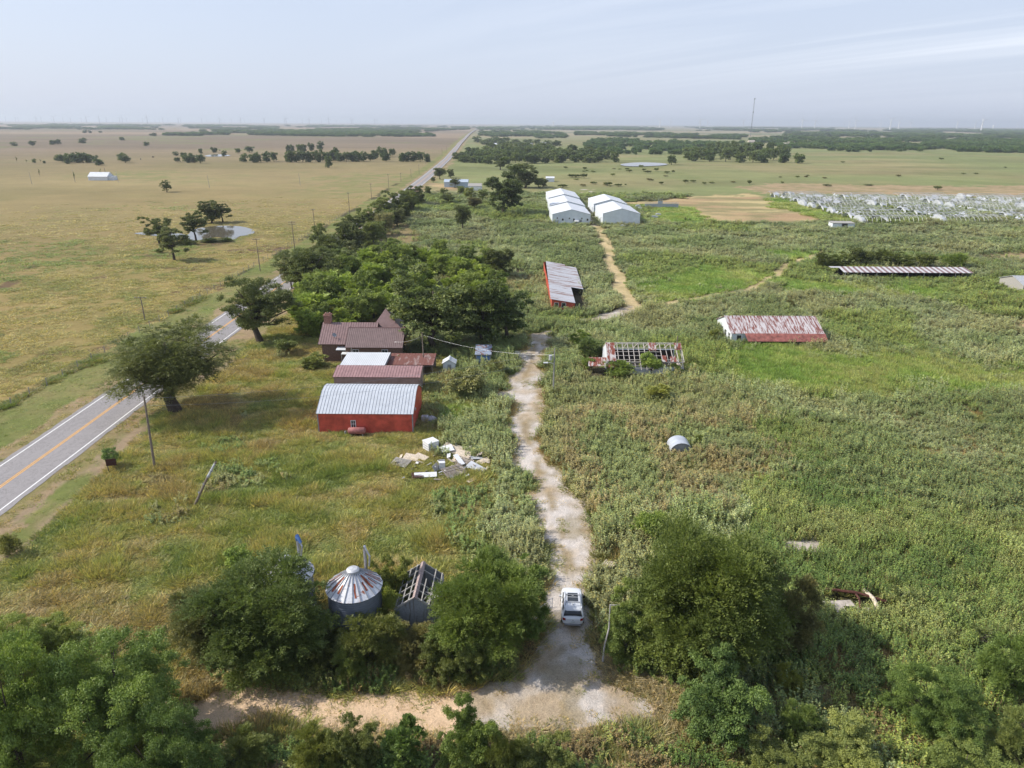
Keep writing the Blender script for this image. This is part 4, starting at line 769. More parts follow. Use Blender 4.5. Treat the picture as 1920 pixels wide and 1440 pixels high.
    # bushes of the fields
    for i, (px, by, ty, w, c, ph) in enumerate([(212,878,838,38,L(96,128,64),'small feathery bush behind the brown sign by the highway'),(20,1040,1000,50,L(112,124,60),'small bush at the left edge beside the highway verge'),
        (1230,752,712,66,L(122,136,48),'yellow-green bush in the weeds below the roofless barn'),(1108,692,664,46,G_B,'bright bush against the left end of the roofless barn'),(1105,668,628,60,L(86,112,60),'blue-green bush left of the roofless barn'),(1090,650,612,52,G_B,'bush at the back left of the roofless barn'),
        (1222,702,658,52,G_B,'vivid green vine bush climbing the front of the roofless barn'),(1160,704,674,74,G_B,'low vivid green bush along the front of the roofless barn'),(1266,700,676,34,G_B,'vivid green bush at the right end of the roofless barn'),(1335,640,612,26,G_Y,'small bush at the left corner of the white barn'),
        (1540,502,470,40,G_D,'dark bush left of the long striped roof'),(1575,502,466,48,G_M,'bush behind the left end of the long striped roof'),(1615,502,458,60,G_D,'tallest dark bush behind the long striped roof'),(1655,502,463,58,G_D,'dark bush behind the middle of the long striped roof'),(1692,503,466,54,G_M,'mid green bush behind the long striped roof'),(1732,503,470,54,G_M,'green bush behind the right half of the long striped roof'),(1790,503,471,56,G_B,'bright bush behind the right end of the long striped roof'),
        (1480,582,552,20,G_G,'grey-green bush behind the white barn'),(700,682,664,30,G_B,'small bush growing against the rusty lean-to roof'),(750,690,664,34,G_B,'bush covering the middle of the rusty lean-to roof'),(785,692,666,26,G_M,'bush at the right end of the rusty lean-to roof'),
        (870,745,690,90,L(116,128,76),'broad grey-green bush right of the brown shed'),(930,700,672,40,L(116,128,76),'grey-green bush beside the blue-roofed shed'),(590,690,655,60,L(112,130,58),'bush left of the white carport roof'),(540,662,630,50,L(92,112,56),'grey-green bush in the shade left of the brown house'),(1310,835,812,20,G_M,'small bush behind the grey half-round tank')]):
        treep('bush%d' % (1+i % 3), px, by, ty, w, ph, name='bush', cat='bush', col=c)
    for i, (px, by, ty, w) in enumerate([(1405,346,337,12),(1467,344,340,8),(1096,318,312,12),(1060,316,311,10),(1207,320,315,12),(1230,321,314,12),(1262,324,318,8),(1176,318,314,10),(1285,343,336,14),(1095,334,325,18),(1080,333,326,22),(1072,333,326,18),(1112,345,340,18),(1140,348,341,22),(1240,346,340,12),(1300,342,337,14),(1180,322,317,16),(1215,324,319,18),(1250,325,320,16),(1160,350,344,18),(1055,352,345,24),(1320,346,341,10),(1550,349,345,22),(1630,348,345,22),(1758,356,348,22),(1765,298,294,12),(1885,314,311,8),(1580,304,301,10),(1830,326,323,12)]):
        treep('shrub%d' % (i % 2), px, by, ty, w, ordw(i+1)+' dark shrub dotted over the meadow behind the sheds and greenhouses', name='shrub', cat='shrub', col=G_D, group='shrubs dotted over the far meadow')
    rm = random.Random(61)
    for i in range(34):
        zx, zy = rm.choice([(1130, 322), (1200, 322), (1110, 348), (1230, 348), (1180, 335), (1060, 350), (1330, 342), (1500, 330), (1700, 320), (1850, 330), (1000, 375), (1250, 372)]); px, py = rm.gauss(zx, 38), rm.gauss(zy, 5)
        treep('shrub%d' % (i % 2), px, py, py-rm.uniform(2, 5), rm.uniform(6, 15), ordw(i+1)+' low dark clump in the grass of the far right meadow', name='shrub', cat='shrub', col=rm.choice([G_D, G_M, L(96,96,50)]), group='low clumps in the far meadow')
    for i, (px, by, ty) in enumerate([(32,305,290),(50,304,297),(76,303,296),(141,342,318),(191,337,312),(75,333,313)]):
        treep('dark_leafless', px, by, ty, 5, ordw(i+1)+' thin dead tree in the pasture left of the small white barn', name='dead_tree', col=G_D, group='thin dead trees in the left pasture')
    treep('dark_leafless', 1690, 1135, 1095, 60, 'pale leafless shrub beside the rubble in the lower right weeds', name='dead_shrub', cat='shrub', col=G_D)
    treep('dark_leafless', 1840, 1215, 1170, 70, 'grey leafless shrub near the right edge', name='dead_shrub', cat='shrub', col=G_D)
def far_woods():
    rg = np.random.default_rng(77); X, Y, S = [], [], []
    def belt(poly, n):
        xs = [p[0] for p in poly]; ys = [p[1] for p in poly]; x = rg.uniform(min(xs), max(xs), n*4); y = rg.uniform(min(ys), max(ys), n*4); q = inpoly(x, y, poly) & (fbm(x/55, y/1.5, 1, 3, 191) > .49); x, y = x[q][:n], y[q][:n]
        for a_, b_ in zip(x, y):
            g = G(a_, b_); X.append(g[0]); Y.append(g[1])
    belt([(0,240),(240,238),(420,241),(520,240),(520,244),(260,243),(0,243)], 420); belt([(305,255),(330,248),(420,247),(540,246),(700,243),(870,239),(880,243),(760,249),(820,255),(720,257),(600,253),(520,254),(400,254),(310,256)], 1300)
    belt([(480,248),(540,246),(600,249),(760,251),(816,256),(700,257),(560,256),(480,254)], 500); belt([(0,234),(700,236),(900,238),(900,239.5),(400,238.5),(0,237)], 700)
    belt([(895,238),(1000,237),(1400,239),(2050,244),(2050,252),(1700,248),(1400,246),(1000,243),(900,244)], 3600); belt([(900,246),(985,246),(1060,252),(1060,256),(900,257)], 240)
    belt([(990,254),(1060,256),(1060,259),(1000,260)], 60); belt([(1080,250),(1260,252),(1400,256),(1390,262),(1200,258),(1080,254)], 420)
    belt([(1095,268),(1120,262),(1200,264),(1300,268),(1350,272),(1350,282),(1290,284),(1180,280),(1100,282)], 330); belt([(1400,262),(1480,256),(1600,258),(1750,262),(2050,268),(2050,290),(1760,282),(1600,280),(1480,278),(1440,272)], 1500)
    belt([(1500,279),(1600,276),(1760,282),(1600,284)], 40); belt([(1400,247),(2050,252),(2050,262),(1500,256)], 900); belt([(1060,283),(1150,280),(1290,286),(1290,290),(1100,288)], 60)
    belt([(1200,268),(1420,268),(1440,276),(1420,280),(1200,278)], 60)
    X, Y = np.array(X), np.array(Y); n = len(X); d = np.hypot(X, Y); w = np.clip(d*0.004, 1.0, 12)/1.0; sw = rg.uniform(.8, 1.35, n)*np.clip(d/1200, .85, 5.0); sh = rg.uniform(.75, 1.25, n)*np.clip(.62+d/9000, .7, 1.3)
    base = 1.8*np.array([L(66,86,46), L(76,96,50), L(86,102,54)])[rg.integers(0, 3, n)]*(1+rg.normal(0, .1, (n, 1)))
    protos = []
    for i in range(4):
        cm = PROTO['far%d' % i][0].copy(); cm.materials[0] = leaf_inst; protos.append(cm)
    scatter('far_woodland', 'blue-green belts of distant woodland stretching to the horizon', 'woodland', protos, np.stack([X, Y, H(X, Y)-.2], 1), np.stack([0*X, 0*X, rg.uniform(0, 6.28, n)], 1), np.stack([sw, sw, sh], 1), rg.integers(0, 4, n), base)
# ------------------------------------------------------------------ buildings
def keep(x0, x1, y0, y1, p=0.12):
    fx, fy = FX(x0, y0); x0, x1, y0, y1 = fx, fx+x1-x0, fy, fy+y1-y0; KEEP_OUT.append((x0-p, x1+p, y0-p, y1+p))
def winp(root, x, z, w, h, face='S', off=0.0, frame=None, muntin=True, name='window'):
    """window on the south (-y) or west (-x) wall plane at off, centre x/z in local coordinates"""
    f = MB(); g = MB(); t = 0.05
    def bx(mb, a0, a1, z0, z1, d0, d1):
        if face == 'S': mb.box(a0, a1, off-d1, off-d0, z0, z1)
        elif face == 'E': mb.box(off+d0, off+d1, a0, a1, z0, z1)
        else: mb.box(off-d1, off-d0, a0, a1, z0, z1)
    x0, x1, z0, z1 = x-w/2, x+w/2, z-h/2, z+h/2; e = 0.09
    bx(f, x0-e, x0, z0-e, z1+e, 0.003, t); bx(f, x1, x1+e, z0-e, z1+e, 0.003, t); bx(f, x0, x1, z1, z1+e, 0.003, t); bx(f, x0, x1, z0-e, z0, 0.003, t)
    if muntin: bx(f, x0, x1, z-.025, z+.025, 0.02, t-.01); bx(f, x-.025, x+.025, z0, z-.026, 0.02, t-.01); bx(f, x-.025, x+.025, z+.026, z1, 0.02, t-.01)
    fr = f.build(name, frame or white_trim, root); bx(g, x0, x1, z0, z1, 0.004, 0.018); g.build('pane', glass, fr)
def gable(name, label, cat, x0, x1, y0, y1, eave, ridge, axis, rmat, wmat, ribm=None, over=0.25, step=0.6, ribh=0.03, group=None, walls=True, rw=0.05):
    """gabled building; axis 'x': ridge runs along x. returns root (origin at front-left corner)"""
    keep(x0, x1, y0, y1); r = thing(name, label, cat, (x0, y0, Hs(x0, y0)), 0, group); w, d = x1-x0, y1-y0
    if walls:
        m_ = MB()
        if axis == 'x': prof = [(0, -.4), (d, -.4), (d, eave), (d/2, ridge-.02), (0, eave)]; A = [(0, p, q) for p, q in prof]; B = [(w, p, q) for p, q in prof]
        else: prof = [(0, -.4), (w, -.4), (w, eave), (w/2, ridge-.02), (0, eave)]; A = [(p, 0, q) for p, q in prof]; B = [(p, d, q) for p, q in prof]
        n = 5; m_.add(A+B, [tuple(range(n)), tuple(range(2*n-1, n-1, -1))]+[(i, i+n, (i+1) % n+n, (i+1) % n) for i in (0, 1, 4)]); m_.build('wall', wmat, r)
    m_ = MB(); o = over; s = (ridge-eave)/((d if axis == 'x' else w)/2); ze = eave-o*s; t = .07
    if axis == 'x': q = [((-o, -o, ze+t), (w+o, -o, ze+t), (w+o, d/2, ridge+t), (-o, d/2, ridge+t)), ((w+o, d+o, ze+t), (-o, d+o, ze+t), (-o, d/2, ridge+t), (w+o, d/2, ridge+t))]
    else: q = [((-o, d+o, ze+t), (-o, -o, ze+t), (w/2, -o, ridge+t), (w/2, d+o, ridge+t)), ((w+o, -o, ze+t), (w+o, d+o, ze+t), (w/2, d+o, ridge+t), (w/2, -o, ridge+t))]
    for a in q:
        m_.slab(*a, .06, 0)
        if step: m_.ribs(*a, step, rw, ribh, 1)
    if axis == 'x': m_.add([(-o, d/2-.14, ridge+t-.02), (w+o, d/2-.14, ridge+t-.02), (w+o, d/2, ridge+t+.035), (-o, d/2, ridge+t+.035), (w+o, d/2+.14, ridge+t-.02), (-o, d/2+.14, ridge+t-.02)], [(0,1,2,3),(3,2,4,5)], 0)
    else: m_.add([(w/2-.14, -o, ridge+t-.02), (w/2, -o, ridge+t+.035), (w/2, d+o, ridge+t+.035), (w/2-.14, d+o, ridge+t-.02), (w/2+.14, d+o, ridge+t-.02), (w/2+.14, -o, ridge+t-.02)], [(0,1,2,3),(1,5,4,2)], 0)
    m_.build('roof', [rmat, ribm or rmat], r); return r
def profile_building(name, label, cat, x0, x1, y0, prof, rmat, wmat, ribm, group=None, step=0.5, corner=None):
    """building whose cross-section runs in y: prof = [(dy, z)...] of the roof line from front eave to back eave; ridge along x"""
    w = x1-x0; r = thing(name, label, cat, (x0, y0, 0), 0, group); D = prof[-1][0]; keep(x0, x1, y0, y0+D)
    pr = [(0, -.4)]+[(p, z-.03) for p, z in prof]+[(D, -.4)]; n = len(pr); m_ = MB(); m_.add([(0, p, z) for p, z in pr]+[(w, p, z) for p, z in pr], [tuple(range(n))[::-1], tuple(range(n, 2*n)), (0, n, n+1, 1)[::1], (n-1, n-2, 2*n-2, 2*n-1)])
    # vertical seams of the sheet wall
    k = int(w/.45)
    for i in range(1, k):
        x = w*i/k; m_.box(x-.012, x+.012, -.014, -.001, 0, prof[0][1]-.05)
    m_.build('wall', wmat, r); m_ = MB(); o = .18
    P = [(p, z+.05) for p, z in prof]; a0 = P[0]; a1 = P[1]; s = (a1[1]-a0[1])/(a1[0]-a0[0]); P[0] = (a0[0]-o, a0[1]-o*s); a0 = P[-1]; a1 = P[-2]; s = (a1[1]-a0[1])/(a1[0]-a0[0]); P[-1] = (a0[0]+o, a0[1]+o*s)
    for (p, z), (p2, z2) in zip(P[:-1], P[1:]):
        q = ((-o, p, z), (w+o, p, z), (w+o, p2, z2), (-o, p2, z2)); m_.slab(*q, .05, 0); m_.ribs(*q, step, .05, .035, 1)
    m_.build('roof', [rmat, ribm], r)
    if corner is not None:
        for x in (0, w): MB().box(x-.07, x+.07, -.03, .1, -.2, prof[0][1]-.03).build('corner_trim', corner, r)
    return r
def build_buildings():
    OLD[0] = True
    # red barn
    r = profile_building('red_barn', 'red metal barn with pale blue-white ribbed roof, nearest of the row of sheds', 'barn', -25.7, -13.3, 86.5, [(0, 2.8), (3.5, 4.5), (4.9, 4.72), (6.3, 4.5), (9.8, 2.8)], barn_roof, red_wall, rib_dark, step=.42, corner=rib_dark)
    winp(r, 4.6, 1.25, .5, .9, 'S', 0.0, white_trim)
    m_ = MB(); m_.box(12.4, 12.55, 2.2, 2.6, 2.3, 2.6); m_.build('wall_lamp', lt_metal, r)
    # brown shed with gambrel roof behind it
    r = profile_building('brown_shed', 'long brown metal shed with dull pink ribbed roof behind the red barn', 'shed', -26.9, -14.1, 100.9, [(0, 2.75), (2.4, 3.3), (3.3, 3.4), (4.3, 3.0)], pink_roof, pink_wall, rib_brown, step=.42)
    MB().bar((13.1, .1, 0), (13.1, .1, 2.35), .12).build('porch_post', pole_wood, r); MB().bar((13.1, 3, 0), (13.1, 3, 3.4), .12).build('porch_post', pole_wood, r)
    # white carport roof
    r = thing('carport', 'white ribbed carport roof between brown shed and brown house', 'carport', (-27.4, 106.4, 0)); keep(-27.4, -20.5, 106.4, 113)
    m_ = MB(); q = ((0, 0, 2.5), (7.1, 0, 2.5), (7.1, 6.6, 2.75), (0, 6.6, 2.75)); m_.slab(*q, .08, 0); m_.ribs(*q, .3, .05, .03, 1); m_.build('roof', [white_roof, seam_white], r)
    MB().box(-.06, 0, 0, 6.6, 2.2, 2.5).build('fascia', rib_dark, r); MB().box(7.1, 7.15, 0, 6.6, 2.2, 2.5).build('fascia', rib_dark, r)
    for x, y in ((.1, .1), (7, .1), (.1, 6.5), (7, 6.5)): MB().bar((x, y, -.2), (x, y, 2.4), .12).build('post', pole_wood, r)
    # rusty lean-to
    r = thing('lean_to_shed', 'low open shed with red-brown rusty tin roof half hidden by bushes', 'shed', (-20.3, 108.9, 0)); keep(-20.3, -12.8, 108.9, 114.5)
    m_ = MB(); q = ((0, 0, 1.9), (7.5, 0, 1.9), (7.5, 5.2, 2.2), (0, 5.2, 2.2)); m_.slab(*q, .06, 0); m_.ribs(*q, .5, .05, .02, 0); m_.build('roof', [rusty('rusty_tin', (0.36, .26, .24), (.25, .105, .085), .56, (1.2, .35, 1), .9, .6)], r)
    MB().box(.1, 7.4, 5.0, 5.1, -.3, 2.1).build('wall', old_wood, r)
    for x in (.15, 3.7, 7.3): MB().bar((x, .1, -.2), (x, .1, 1.85), .14).build('post', pole_wood, r)
    # brown house
    r = thing('brown_house', 'brown brick farmhouse with brown metal roofs, square chimney and steep pyramid roof', 'house', (-33, 117, 0)); keep(-33, -18.8, 115, 128)
    # main wing: local coords from (-33,117)
    m_ = MB(); m_.box(.2, 11, .3, 7.5, -.4, 3.0); m_.box(4.6, 14.0, -1.3, .3, -.4, 3.0); m_.box(4.6, 14.0, .31, 3.8, 3.0, 3.4); m_.box(8.3, 12.7, 7.5, 9.8, -.4, 4.4); m_.box(8.3, 12.7, 5.6, 7.49, 3.2, 4.4)
    m_.add([(14.0, -1.3, 3.0), (14.0, 8.5, 3.0), (14.0, 3.6, 5.3), (13.8, -1.3, 3.0), (13.8, 8.5, 3.0), (13.8, 3.6, 5.3)], [(0,1,2),(5,4,3),(0,2,5,3),(2,1,4,5)]); m_.add([(.2, .3, 3.0), (.2, 7.5, 3.0), (.2, 3.9, 5.2), (.4, .3, 3.0), (.4, 7.5, 3.0), (.4, 3.9, 5.2)], [(2,1,0),(3,4,5)])
    m_.build('wall', brick, r)
    m_ = MB()
    q = ((-.3, -.3, 3.05), (4.7, -.3, 3.05), (4.7, 4.0, 5.75), (-.3, 4.0, 5.75)); m_.slab(*q, .08, 0); m_.ribs(*q, .4, .05, .035, 1)
    q = ((4.7, 2.3, 4.68), (9.4, 2.3, 4.68), (9.4, 4.0, 5.75), (4.7, 4.0, 5.75)); m_.slab(*q, .08, 0); m_.ribs(*q, .4, .05, .035, 1)
    q = ((9.4, 8.3, 3.05), (-.3, 8.3, 3.05), (-.3, 4.0, 5.75), (9.4, 4.0, 5.75)); m_.slab(*q, .08, 0); m_.ribs(*q, .4, .05, .035, 1)
    # annex roof in front
    q = ((4.6, -1.75, 2.95), (14.3, -1.75, 2.95), (14.3, 2.2, 5.35), (4.6, 2.2, 5.35)); m_.slab(*q, .08, 2); m_.ribs(*q, .32, .05, .035, 1)
    q = ((14.3, 6.2, 3.0), (4.6, 6.2, 3.0), (4.6, 2.2, 5.35), (14.3, 2.2, 5.35)); m_.slab(*q, .08, 2)
    m_.add([(4.6, 2.06, 5.33), (14.3, 2.06, 5.33), (14.3, 2.2, 5.41), (4.6, 2.2, 5.41), (14.3, 2.34, 5.33), (4.6, 2.34, 5.33)], [(0,1,2,3),(3,2,4,5)], 1)
    # pyramid
    b4 = [(7.9, 5.2, 4.35), (13.1, 5.2, 4.35), (13.1, 10.2, 4.35), (7.9, 10.2, 4.35)]; ap = (10.1, 7.7, 7.35)
    m_.add(b4+[ap], [(0,1,4),(1,2,4),(2,3,4),(3,0,4),(3,2,1,0)], 0)
    m_.build('roof', [brown_roof, rib_brown, simple('annex_roof', (.235, .17, .16), .5, 0, .1, 1.2)], r)
    ch = MB().box(.0, 1.15, 3.7, 4.9, -.3, 6.9).box(-.08, 1.23, 3.62, 4.98, 6.9, 7.1).box(.15, 1.0, 3.85, 4.75, 7.1, 7.35).build('chimney', chimney_brick, r); MB().box(.35, .8, 4.05, 4.55, 7.351, 7.4).build('flue', shade_in, ch)
    winp(r, 6.3, 1.9, .9, 1.0, 'S', -1.3); winp(r, 11.2, 1.9, .9, 1.0, 'S', -1.3)
    MB().box(10.0, 10.8, -1.36, -1.302, 0, 2.1).build('door', brown_roof, r)
    m_ = MB(); m_.slab((2.9, -1.2, 2.35), (4.55, -1.2, 2.35), (4.55, .25, 2.5), (2.9, .25, 2.5), .1); m_.build('porch_roof', white_roof, r)
    m_ = MB(); m_.slab((4.0, -2.2, 1.9), (5.0, -2.2, 1.9), (5.0, -1.4, 2.05), (4.0, -1.4, 2.05), .08); m_.bar((4.05, -2.15, -.2), (4.05, -2.15, 1.85), .07); m_.bar((4.95, -2.15, -.2), (4.95, -2.15, 1.85), .07); m_.build('awning', white_trim, r)
    d = MB(); n = 14; R_ = .38; ctr = Vector((2.35, .75, 4.35)); ax = Vector((.5, -.55, .65)).normalized(); u = ax.cross(Vector((0, 0, 1))).normalized(); v = ax.cross(u)
    d.add([ctr]+[ctr+(u*math.cos(2*math.pi*i/n)+v*math.sin(2*math.pi*i/n))*R_+ax*.1 for i in range(n)]+[ctr-ax*.03], [(0, i+1, (i+1) % n+1) for i in range(n)]+[(n+1, (i+1) % n+1, i+1) for i in range(n)]); d.bar((2.4, .85, 3.75), ctr, .05); d.bar(ctr, ctr+ax*.35, .03); d.build('satellite_dish', rib_dark, r)
    MB().box(5.5, 5.62, -1.37, -1.30, 0, 2.9).build('downpipe', white_trim, r)
    # small white gabled pump house and blue-roofed shed
    r = gable('pump_house', 'tiny white pump house with white gabled roof in the weeds right of the sheds', 'shed', -11.4, -9.4, 111.2, 113.0, 1.35, 1.95, 'y', white_roof, white_wall, over=.18, step=0); MB().box(.75, 1.35, -.03, -.003, 0, 1.1).build('door', rib_dark, r)
    r = thing('blue_roofed_shed', 'small shed with patchy blue, white and rusty roof at the edge of tree shade', 'shed', (-6.1, 113.9, 0)); keep(-6.1, -3.5, 113.9, 118.4)
    MB().box(0, 2.5, 0, 3.9, -.4, 1.95).build('wall', shed_board, r); m_ = MB(); m_.slab((-.15, -.2, 2.0), (2.65, -.2, 2.0), (2.65, 3.9, 2.5), (-.15, 3.9, 2.5), .06); m_.build('roof', blue_tarp, r); MB().box(.2, 2.3, -.05, -.002, .1, 1.7).build('door', blue_paint, r)
    # long red shed with grey lean-to roof (beside the straw track)
    r = thing('red_long_shed', 'narrow red shed with grey rust-striped single-slope roof beside the track', 'shed', (8.7, 150.2, 0)); keep(8.7, 17, 150, 194)
    m_ = MB(); m_.add([(0, 0, -.4), (5.0, 0, -.4), (5.0, 0, 1.9), (0, 0, 2.75), (0, 44, -.4), (5.0, 44, -.4), (5.0, 44, 1.9), (0, 44, 2.75)], [(0,1,2,3),(7,6,5,4),(0,3,7,4),(1,5,6,2)]); m_.build('wall', red_wall, r)
    m_ = MB(); q = ((-.3, -.3, 2.88), (5.1, -.3, 2.0), (5.8, 44.3, 2.0), (.6, 44.3, 2.88)); m_.slab(*q, .06, 0)
    a = [Vector(p) for p in q]; m_.ribs(a[1], a[2], a[3], a[0], 1.4, .09, .035, 0); m_.slab((5.3, 15.7, 1.98), (8.3, 15.7, 1.5), (8.8, 42.5, 1.5), (5.75, 42.5, 1.98), .06, 0); m_.ribs((8.3, 15.7, 1.5), (8.8, 42.5, 1.5), (5.75, 42.5, 1.98), (5.3, 15.7, 1.98), 1.6, .09, .035, 0); m_.build('roof', lean_roof, r)
    winp(r, 1.0, 1.45, .8, .9, 'S', 0.0, muntin=False); winp(r, 2.6, 1.45, .8, .9, 'S', 0.0, muntin=False)
    for y in (16, 25, 34, 42): MB().bar((8.25+.02*(y-16), y, -.2), (8.25+.02*(y-16), y, 1.45), .13).build('post', pole_wood, r)
    # roofless barn with bare rafters
    r = thing('ruined_barn', 'ruined barn with bare pale rafters and battens and scraps of rusty tin', 'barn', (15.6, 109.6, 0)); keep(11.8, 28.5, 107.2, 119)
    m_ = MB(); y1, zr, ze = 3.4, 4.1, 2.15; Wd = 12.4
    m_.add([(0, 0, -.4), (0, 7.2, -.4), (0, 7.2, ze), (0, y1, zr-.1), (0, 0, ze-.15), (.12, 0, -.4), (.12, 7.2, -.4), (.12, 7.2, ze), (.12, y1, zr-.1), (.12, 0, ze-.15)], [(4,3,2,1,0),(5,6,7,8,9),(0,5,9,4),(4,9,8,3),(3,8,7,2)]); m_.box(.12, Wd, 7.1, 7.2, -.4, ze-.2); m_.box(.13, Wd-.1, 0.02, .1, -.4, 1.1); m_.build('wall', white_wall, r)
    MB().box(.2, Wd-.2, .2, 7.0, -.3, .12).build('floor', shade_in, r)  # floor blackened: the barn's inner shade is put into its colour
    MB().box(.2, Wd-.2, 6.9, 7.05, .13, ze-.3).box(.14, .2, .2, 6.9, .13, 2.0).build('shade_lining', shade_in, r); rgn = random.Random(3); sl_ = lambda y, side: zr-(abs(y-y1))*(zr-ze)/y1  # dark sheets added over the inner walls in place of shade
    nr_ = 14
    for i in range(nr_+1):
        x = Wd*i/nr_; tw = rgn.uniform(-.06, .06)
        if i not in (9, 11): MB().bar((x+tw, -.25, ze-.12), (x, y1, zr), .09, .12).build('rafter', rafter_white, r)
        else: MB().bar((x+.5, .4, 1.0), (x, y1-.2, zr-.1), .09, .12).build('rafter', rafter_white, r)
        if i % 2 == 0: MB().bar((x, y1, zr), (x, 7.2, ze), .09, .12).build('rafter', rafter_white, r)
    for j in range(5):
        y = .15+j*y1/4.5; z = ze+(y)*(zr-ze)/y1+.09; a0 = 0 if j != 2 else .0; b0 = Wd if j not in (1, 2) else 9.0
        MB().bar((a0, y, z), (b0, y+rgn.uniform(-.08, .08), z-.02), .10, .04).build('batten', rafter_white, r)
    MB().bar((-.1, y1, zr+.06), (Wd+.1, y1, zr+.06), .14, .12).build('ridge_beam', rafter_white, r); MB().bar((0, 0, ze-.22), (Wd, 0, ze-.22), .12, .14).build('wall_plate', rafter_white, r)
    for (xa, xb, ya, yb) in ((-.05, 1.35, -.2, 3.4), (6.9, 8.2, 1.9, 3.42), (11.3, 12.45, 2.0, 3.4), (8.8, 9.6, -.3, .9), (10.2, 11.2, -.3, .7)):
        zA, zB = ze+ya*(zr-ze)/y1+.14, ze+yb*(zr-ze)/y1+.14; q = ((xa, ya, zA), (xb, ya, zA), (xb, yb, zB), (xa, yb, zB)); m_ = MB(); m_.slab(*q, .03); m_.ribs(*q, .3, .05, .03); m_.build('tin_sheet', ruin_rust, r)
    m_ = MB(); q = ((-3.3, -1.2, 1.6), (-.4, -1.2, 1.6), (-.05, 1.6, 2.2), (-3.1, 1.6, 2.2)); m_.slab(*q, .04); m_.ribs(*q, .3, .05, .03); m_.slab((-.5, -1.0, 1.33), (2.4, -.9, 1.33), (2.6, -.25, 1.75), (-.3, -.25, 1.75), .03); m_.build('lean_to_roof', ruin_rust, r)
    for i in range(8): MB().bar((2.6+i*.9, -1.6, 1.1), (2.6+i*.9, -.1, 1.85), .07).build('lean_to_rafter', rafter_white, r)
    for y in (-1.3, -.7): MB().bar((2.4, y, 1.3+(y+1.3)*.5), (9.4, y, 1.3+(y+1.3)*.5), .06).build('lean_to_batten', rafter_white, r)
    m_ = MB(); m_.box(12.32, 12.44, 0, 7.1, -.4, .9); m_.bar((12.4, -.3, .8), (12.3, 3.4, 4.0), .12); m_.build('end_frame', rafter_white, r)
    # white barn with rust-red roof
    r = gable('white_barn', 'long white barn with chalky red rusted tin roof sunk in the weeds', 'barn', 40.6, 57.6, 126.0, 136.0, 2.4, 4.35, 'x', barn_rust, white_wall, over=.25, step=.6, ribh=.03)
    r.location.z = -.45; m_ = MB(); q = ((2.6, -1.9, 1.35), (17.4, -1.9, 1.35), (17.3, -.28, 2.43), (2.3, -.28, 2.43)); m_.slab(*q, .05); m_.ribs(*q, .6, .05, .03); m_.build('lower_roof', barn_rust2, r)
    MB().box(3.0, 17.0, -1.2, -1.15, -.4, 1.4).build('lower_wall', shade_in, r)  # shade under the lower roof is put into this wall's colour
    winp(r, 1.4, 1.5, .8, .9, 'S', 0.0, muntin=False); m_ = MB(); 
    for y in (1.5, 3.9, 6.3, 8.6): winp(r, y, 1.45, 1.0, 1.1, 'W', 0.0, muntin=True)
    # long low striped roof
    r = thing('striped_roof_shed', 'long low open shed whose roof alternates pale and dark red sheets', 'shed', (86.3, 182.6, 0)); keep(85.6, 121.6, 183.6, 190.6)
    r.location.z = -.5; m_ = MB(); n = 46; Lw = 34.6; stp = Lw/n
    for i in range(n):
        x0_, x1_ = i*stp, (i+1)*stp; k = 1 if i % 2 else 0
        m_.slab((x0_, 0, 2.2), (x1_, 0, 2.2), (x1_+.5, 5.4, 2.75), (x0_+.5, 5.4, 2.75), .05, k)
    m_.slab((-1.8, 4.2, 2.65), (0.4, 4.2, 2.65), (.5, 5.4, 2.75), (-2.0, 5.4, 2.75), .05, 0)
    m_.build('roof', [simple('pale_sheet', (.60, .58, .585), .5), simple('dark_red_sheet', (.25, .165, .16), .6)], r); MB().box(.6, 34.5, 4.9, 5.0, -.3, 2.4).build('back_wall', shade_in, r)  # back wall carries the open shed's inner shade in its colour
    for i in range(9): MB().bar((.5+i*4.2, .2, -.3), (.5+i*4.2, .2, 2.15), .16).build('post', grey_wood, r)
    OLD[0] = False; x, y = G(1905, 533, 2.2); r = gable('grey_roof_shed', 'grey metal roof of a shed cut by the right edge of the picture', 'shed', x+2.0, x+14, y, y+9, 2.0, 3.4, 'x', simple('grey_sheet', (.42, .43, .45), .5), grey_wood, step=.8)
    # white metal buildings
    OLD[0] = True
    wl = [(16.6, 32.0, 290.5, 317.0, 4.1, 6.0, 'front white shed of the left row, with small dark windows'), (17.5, 32.8, 322.0, 350.0, 4.1, 6.0, 'middle white shed of the left row of three'), (18.4, 33.6, 356.0, 388.0, 4.1, 6.0, 'rearmost white shed of the left row of three')]
    for x0, x1, y0, y1, e, rg_, lb in wl:
        r = gable('metal_building', lb, 'metal building', x0, x1, y0, y1, e, rg_, 'y', white_roof, white_wall, seam_white, over=.15, step=3.0, ribh=.03, group='row of three white metal buildings', rw=.16)
        if y0 < 300:
            for i, (x, z) in enumerate([(2.0, 2.6), (4.2, 2.0), (6.9, 2.5), (8.7, 2.0), (11.9, 2.5), (14.2, 2.0)]): winp(r, x, z, .65 if i % 2 else .45, .8 if i % 2 else .5, 'S', 0.0, muntin=False)
            MB().slab((8.8, -1.6, 1.5), (10.6, -1.6, 1.5), (10.6, -.02, 1.8), (8.8, -.02, 1.8), .08).box(8.9, 10.5, -1.5, -1.42, 0, .9).build('entry_canopy', white_trim, r); MB().box(11.0, 11.9, -.06, -.004, 0, 2.0).build('door', rib_dark, r)
